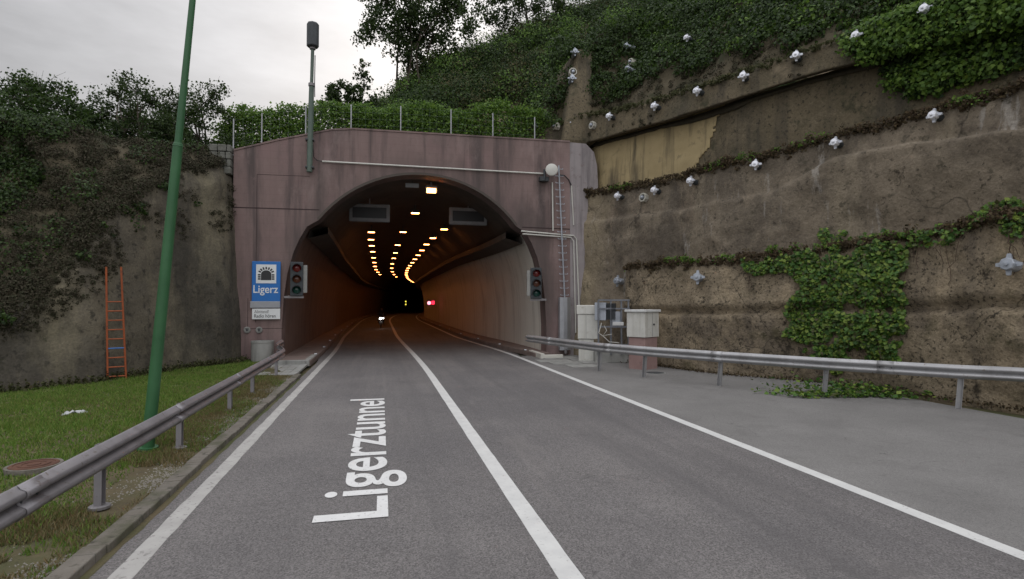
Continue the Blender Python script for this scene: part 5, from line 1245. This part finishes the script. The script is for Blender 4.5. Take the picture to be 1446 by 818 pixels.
blades('grass', 90000, (-4.4, -2.76), (1.5, 19.6), .05, M['drygrass'], lambda x, y: dens(x, y, 7, -.14) & (RNG.random(len(x)) < np.clip((-2.7-x)/.6, .1, 1)), .0055)
blades('grass', 60000, (-13, -3.6), (6, 24), .05, M['drygrass'], lambda x, y: inside(x, y) & dens(x*1.5, y*1.5, 8, .0), .006)
blades('grass', 22000, (-4.0, -2.75), (4, 19.6), .05, M['grass'], lambda x, y: dens(x*1.4, y*1.4, 9, .02), .005)
# tall weeds at the wall foot
PP = []
for _ in range(5000):
    i = random.randrange(iE, len(lline)-2); p = lline[i]; nn_ = ln[i][1]; p = p-nn_*abs(random.gauss(.1, .15)); PP.append((p.x, p.y, .05+abs(random.gauss(0, .10))))
leafmesh('weeds', PP, np.tile([0, 0, .5], (len(PP), 1)), .07, M['leaf_olive'], kind='stuff')

# ---------------------------------------------------------------- motorcycle with rider
q = G(538, 463); e = empty('motorcycle', (q.x, q.y, 0)); tag(e, 'dark motorcycle with a white headlight coming out of the tunnel in the left lane', 'motorcycle')
for y_ in (-.72, .72):
    b = MB(); ring = [(0, y_+.27*math.cos(t_), .31+.27*math.sin(t_)) for t_ in [2*math.pi*k_/20 for k_ in range(21)]]; b.tube(ring, .06, 8, caps=False); b.build('wheel', M['rubber'], e, smooth=True)
b = MB(); b.box((0, 0, .52), (.28, .85, .34)); b.box((0, .25, .80), (.26, .75, .12)); b.box((0, -.25, .85), (.30, .42, .22)); b.build('body', M['darkgrey'], e, bevel=.06)
b = MB(); b.box((0, -.62, .95), (.42, .22, .36)); b.build('fairing', M['darkgrey'], e, bevel=.08)
b = MB(); b.tube([(-.09, -.74, .31), (-.09, -.5, .98)], .03, 6); b.tube([(.09, -.74, .31), (.09, -.5, .98)], .03, 6); b.tube([(-.36, -.38, 1.06), (.36, -.38, 1.06)], .02, 6); b.build('fork', M['galv_dark'], e)
b = MB(); b.lathe([(.10, 0), (.10, .03)], (-.05, -.75, .92), (0, -1, 0), 14); b.build('headlight', M['lamp_white'], e)
b = MB(); b.lathe([(.045, 0), (.045, .03)], (.20, -.73, .93), (0, -1, 0), 10); b.build('headlight', M['lamp_white'], e)
me = bpy.data.meshes.new('person')
jv = [(0, .18, .92), (0, .12, 1.15), (0, .02, 1.38), (0, -.03, 1.50), (0, -.05, 1.62), (.13, .1, .9), (.22, -.2, .72), (.18, .02, .38), (.18, -.1, .33), (-.13, .1, .9), (-.22, -.2, .72), (-.18, .02, .38), (-.18, -.1, .33),
      (.20, 0, 1.38), (.30, -.12, 1.2), (.34, -.34, 1.08), (-.20, 0, 1.38), (-.30, -.12, 1.2), (-.34, -.34, 1.08)]
je = [(0, 1), (1, 2), (2, 3), (3, 4), (0, 5), (5, 6), (6, 7), (7, 8), (0, 9), (9, 10), (10, 11), (11, 12), (2, 13), (13, 14), (14, 15), (2, 16), (16, 17), (17, 18)]
rj = [.16, .17, .18, .07, .10, .11, .08, .055, .05, .11, .08, .055, .05, .08, .055, .045, .08, .055, .045]
me.from_pydata(jv, je, []); me.materials.append(M['cloth']); me.skin_vertices.new() if hasattr(me.skin_vertices, 'new') else None
pr = bpy.data.objects.new('person', me); COL.objects.link(pr); pr.location = (q.x, q.y, 0)
sk = pr.modifiers.new('skin', 'SKIN')
for i, r_ in enumerate(rj):
    me.skin_vertices[0].data[i].radius = (r_, r_)
me.skin_vertices[0].data[0].use_root = True
pr.modifiers.new('sub', 'SUBSURF').levels = 1
tag(pr, 'rider in dark clothes and helmet leaning forward on the motorcycle', 'person')
b = MB(); b.lathe([(.03, -.16), (.11, -.13), (.145, -.04), (.145, .05), (.10, .12), (.03, .15)], (0, -.06, 1.70), (0, -.15, 1), 14); b.build('helmet', M['black'], pr, smooth=True)

# ---------------------------------------------------------------- sky, sun
SUN = ray(600, 70).normalized(); el = math.asin(SUN.z); az = math.atan2(SUN.x, SUN.y)
w = bpy.data.worlds.new('World'); sc.world = w; w.use_nodes = True; nt = w.node_tree; N = nt.nodes; L = nt.links; bg = N['Background']
sky = N.new('ShaderNodeTexSky'); sky.sky_type = 'NISHITA'; sky.sun_disc = False; sky.sun_elevation = el; sky.sun_rotation = az; sky.air_density = 1.5; sky.dust_density = 3
tc = N.new('ShaderNodeTexCoord'); sp = N.new('ShaderNodeSeparateXYZ'); L.new(tc.outputs['Generated'], sp.inputs[0])
def mth(op, a, b_=None, c=None):
    n_ = N.new('ShaderNodeMath'); n_.operation = op
    for i, v_ in enumerate((a, b_, c)):
        if v_ is None: continue
        if isinstance(v_, (int, float)): n_.inputs[i].default_value = v_
        else: L.new(v_, n_.inputs[i])
    return n_.outputs[0]
def nz(scale, mp, off, det=6):
    m_ = N.new('ShaderNodeMapping'); m_.inputs['Scale'].default_value = mp; m_.inputs['Location'].default_value = off; L.new(tc.outputs['Generated'], m_.inputs[0])
    n_ = N.new('ShaderNodeTexNoise'); n_.inputs['Scale'].default_value = scale; n_.inputs['Detail'].default_value = det; n_.inputs['Roughness'].default_value = .55; L.new(m_.outputs[0], n_.inputs['Vector']); return n_.outputs['Fac']
# overcast luminance: brighter to the zenith, bright veil round the hidden sun, soft cloud structure
zen = mth('MAXIMUM', sp.outputs['Z'], 0.0)
dt = N.new('ShaderNodeVectorMath'); dt.operation = 'DOT_PRODUCT'; L.new(tc.outputs['Generated'], dt.inputs[0]); dt.inputs[1].default_value = SUN
glow = mth('POWER', mth('MAXIMUM', dt.outputs['Value'], 0.0), 14)
glow2 = mth('POWER', mth('MAXIMUM', dt.outputs['Value'], 0.0), 160)
cl_ = mth('MULTIPLY_ADD', nz(2.4, (1, 1, 3.2), (2, 0, 1)), 2.6, -1.3)
lum = mth('ADD', mth('MULTIPLY_ADD', mth('MULTIPLY', zen, zen), 14.0, 3.35), mth('ADD', mth('MULTIPLY', glow, 1.3), mth('MULTIPLY', glow2, 3.5)))
lum = mth('ADD', lum, mth('MULTIPLY', cl_, 2.9))
lum = mth('ADD', lum, mth('MULTIPLY', mth('MAXIMUM', mth('MULTIPLY', sp.outputs['Y'], -1.0), 0.0), 6.5))
cc = N.new('ShaderNodeCombineColor')
L.new(mth('MULTIPLY', lum, 1.0), cc.inputs[0]); L.new(mth('MULTIPLY', lum, 1.0), cc.inputs[1]); L.new(mth('MULTIPLY', lum, 1.035), cc.inputs[2])
mx = N.new('ShaderNodeMix'); mx.data_type = 'RGBA'; mx.inputs['Factor'].default_value = .96; L.new(sky.outputs[0], mx.inputs['A']); L.new(cc.outputs[0], mx.inputs['B'])
L.new(mx.outputs['Result'], bg.inputs['Color']); bg.inputs['Strength'].default_value = .11
sl = bpy.data.lights.new('sun', 'SUN'); sl.energy = .6; sl.angle = R(14); sl.color = (1, .95, .88); so = bpy.data.objects.new('sun', sl); COL.objects.link(so)
so.rotation_euler = (-SUN).to_track_quat('-Z', 'Y').to_euler(); so.location = (0, 0, 60)
sc.view_settings.view_transform = 'Standard'; sc.view_settings.look = 'None'; sc.view_settings.gamma = 1; sc.view_settings.exposure = .0
sc.cycles.max_bounces = 6; sc.cycles.sample_clamp_indirect = 4
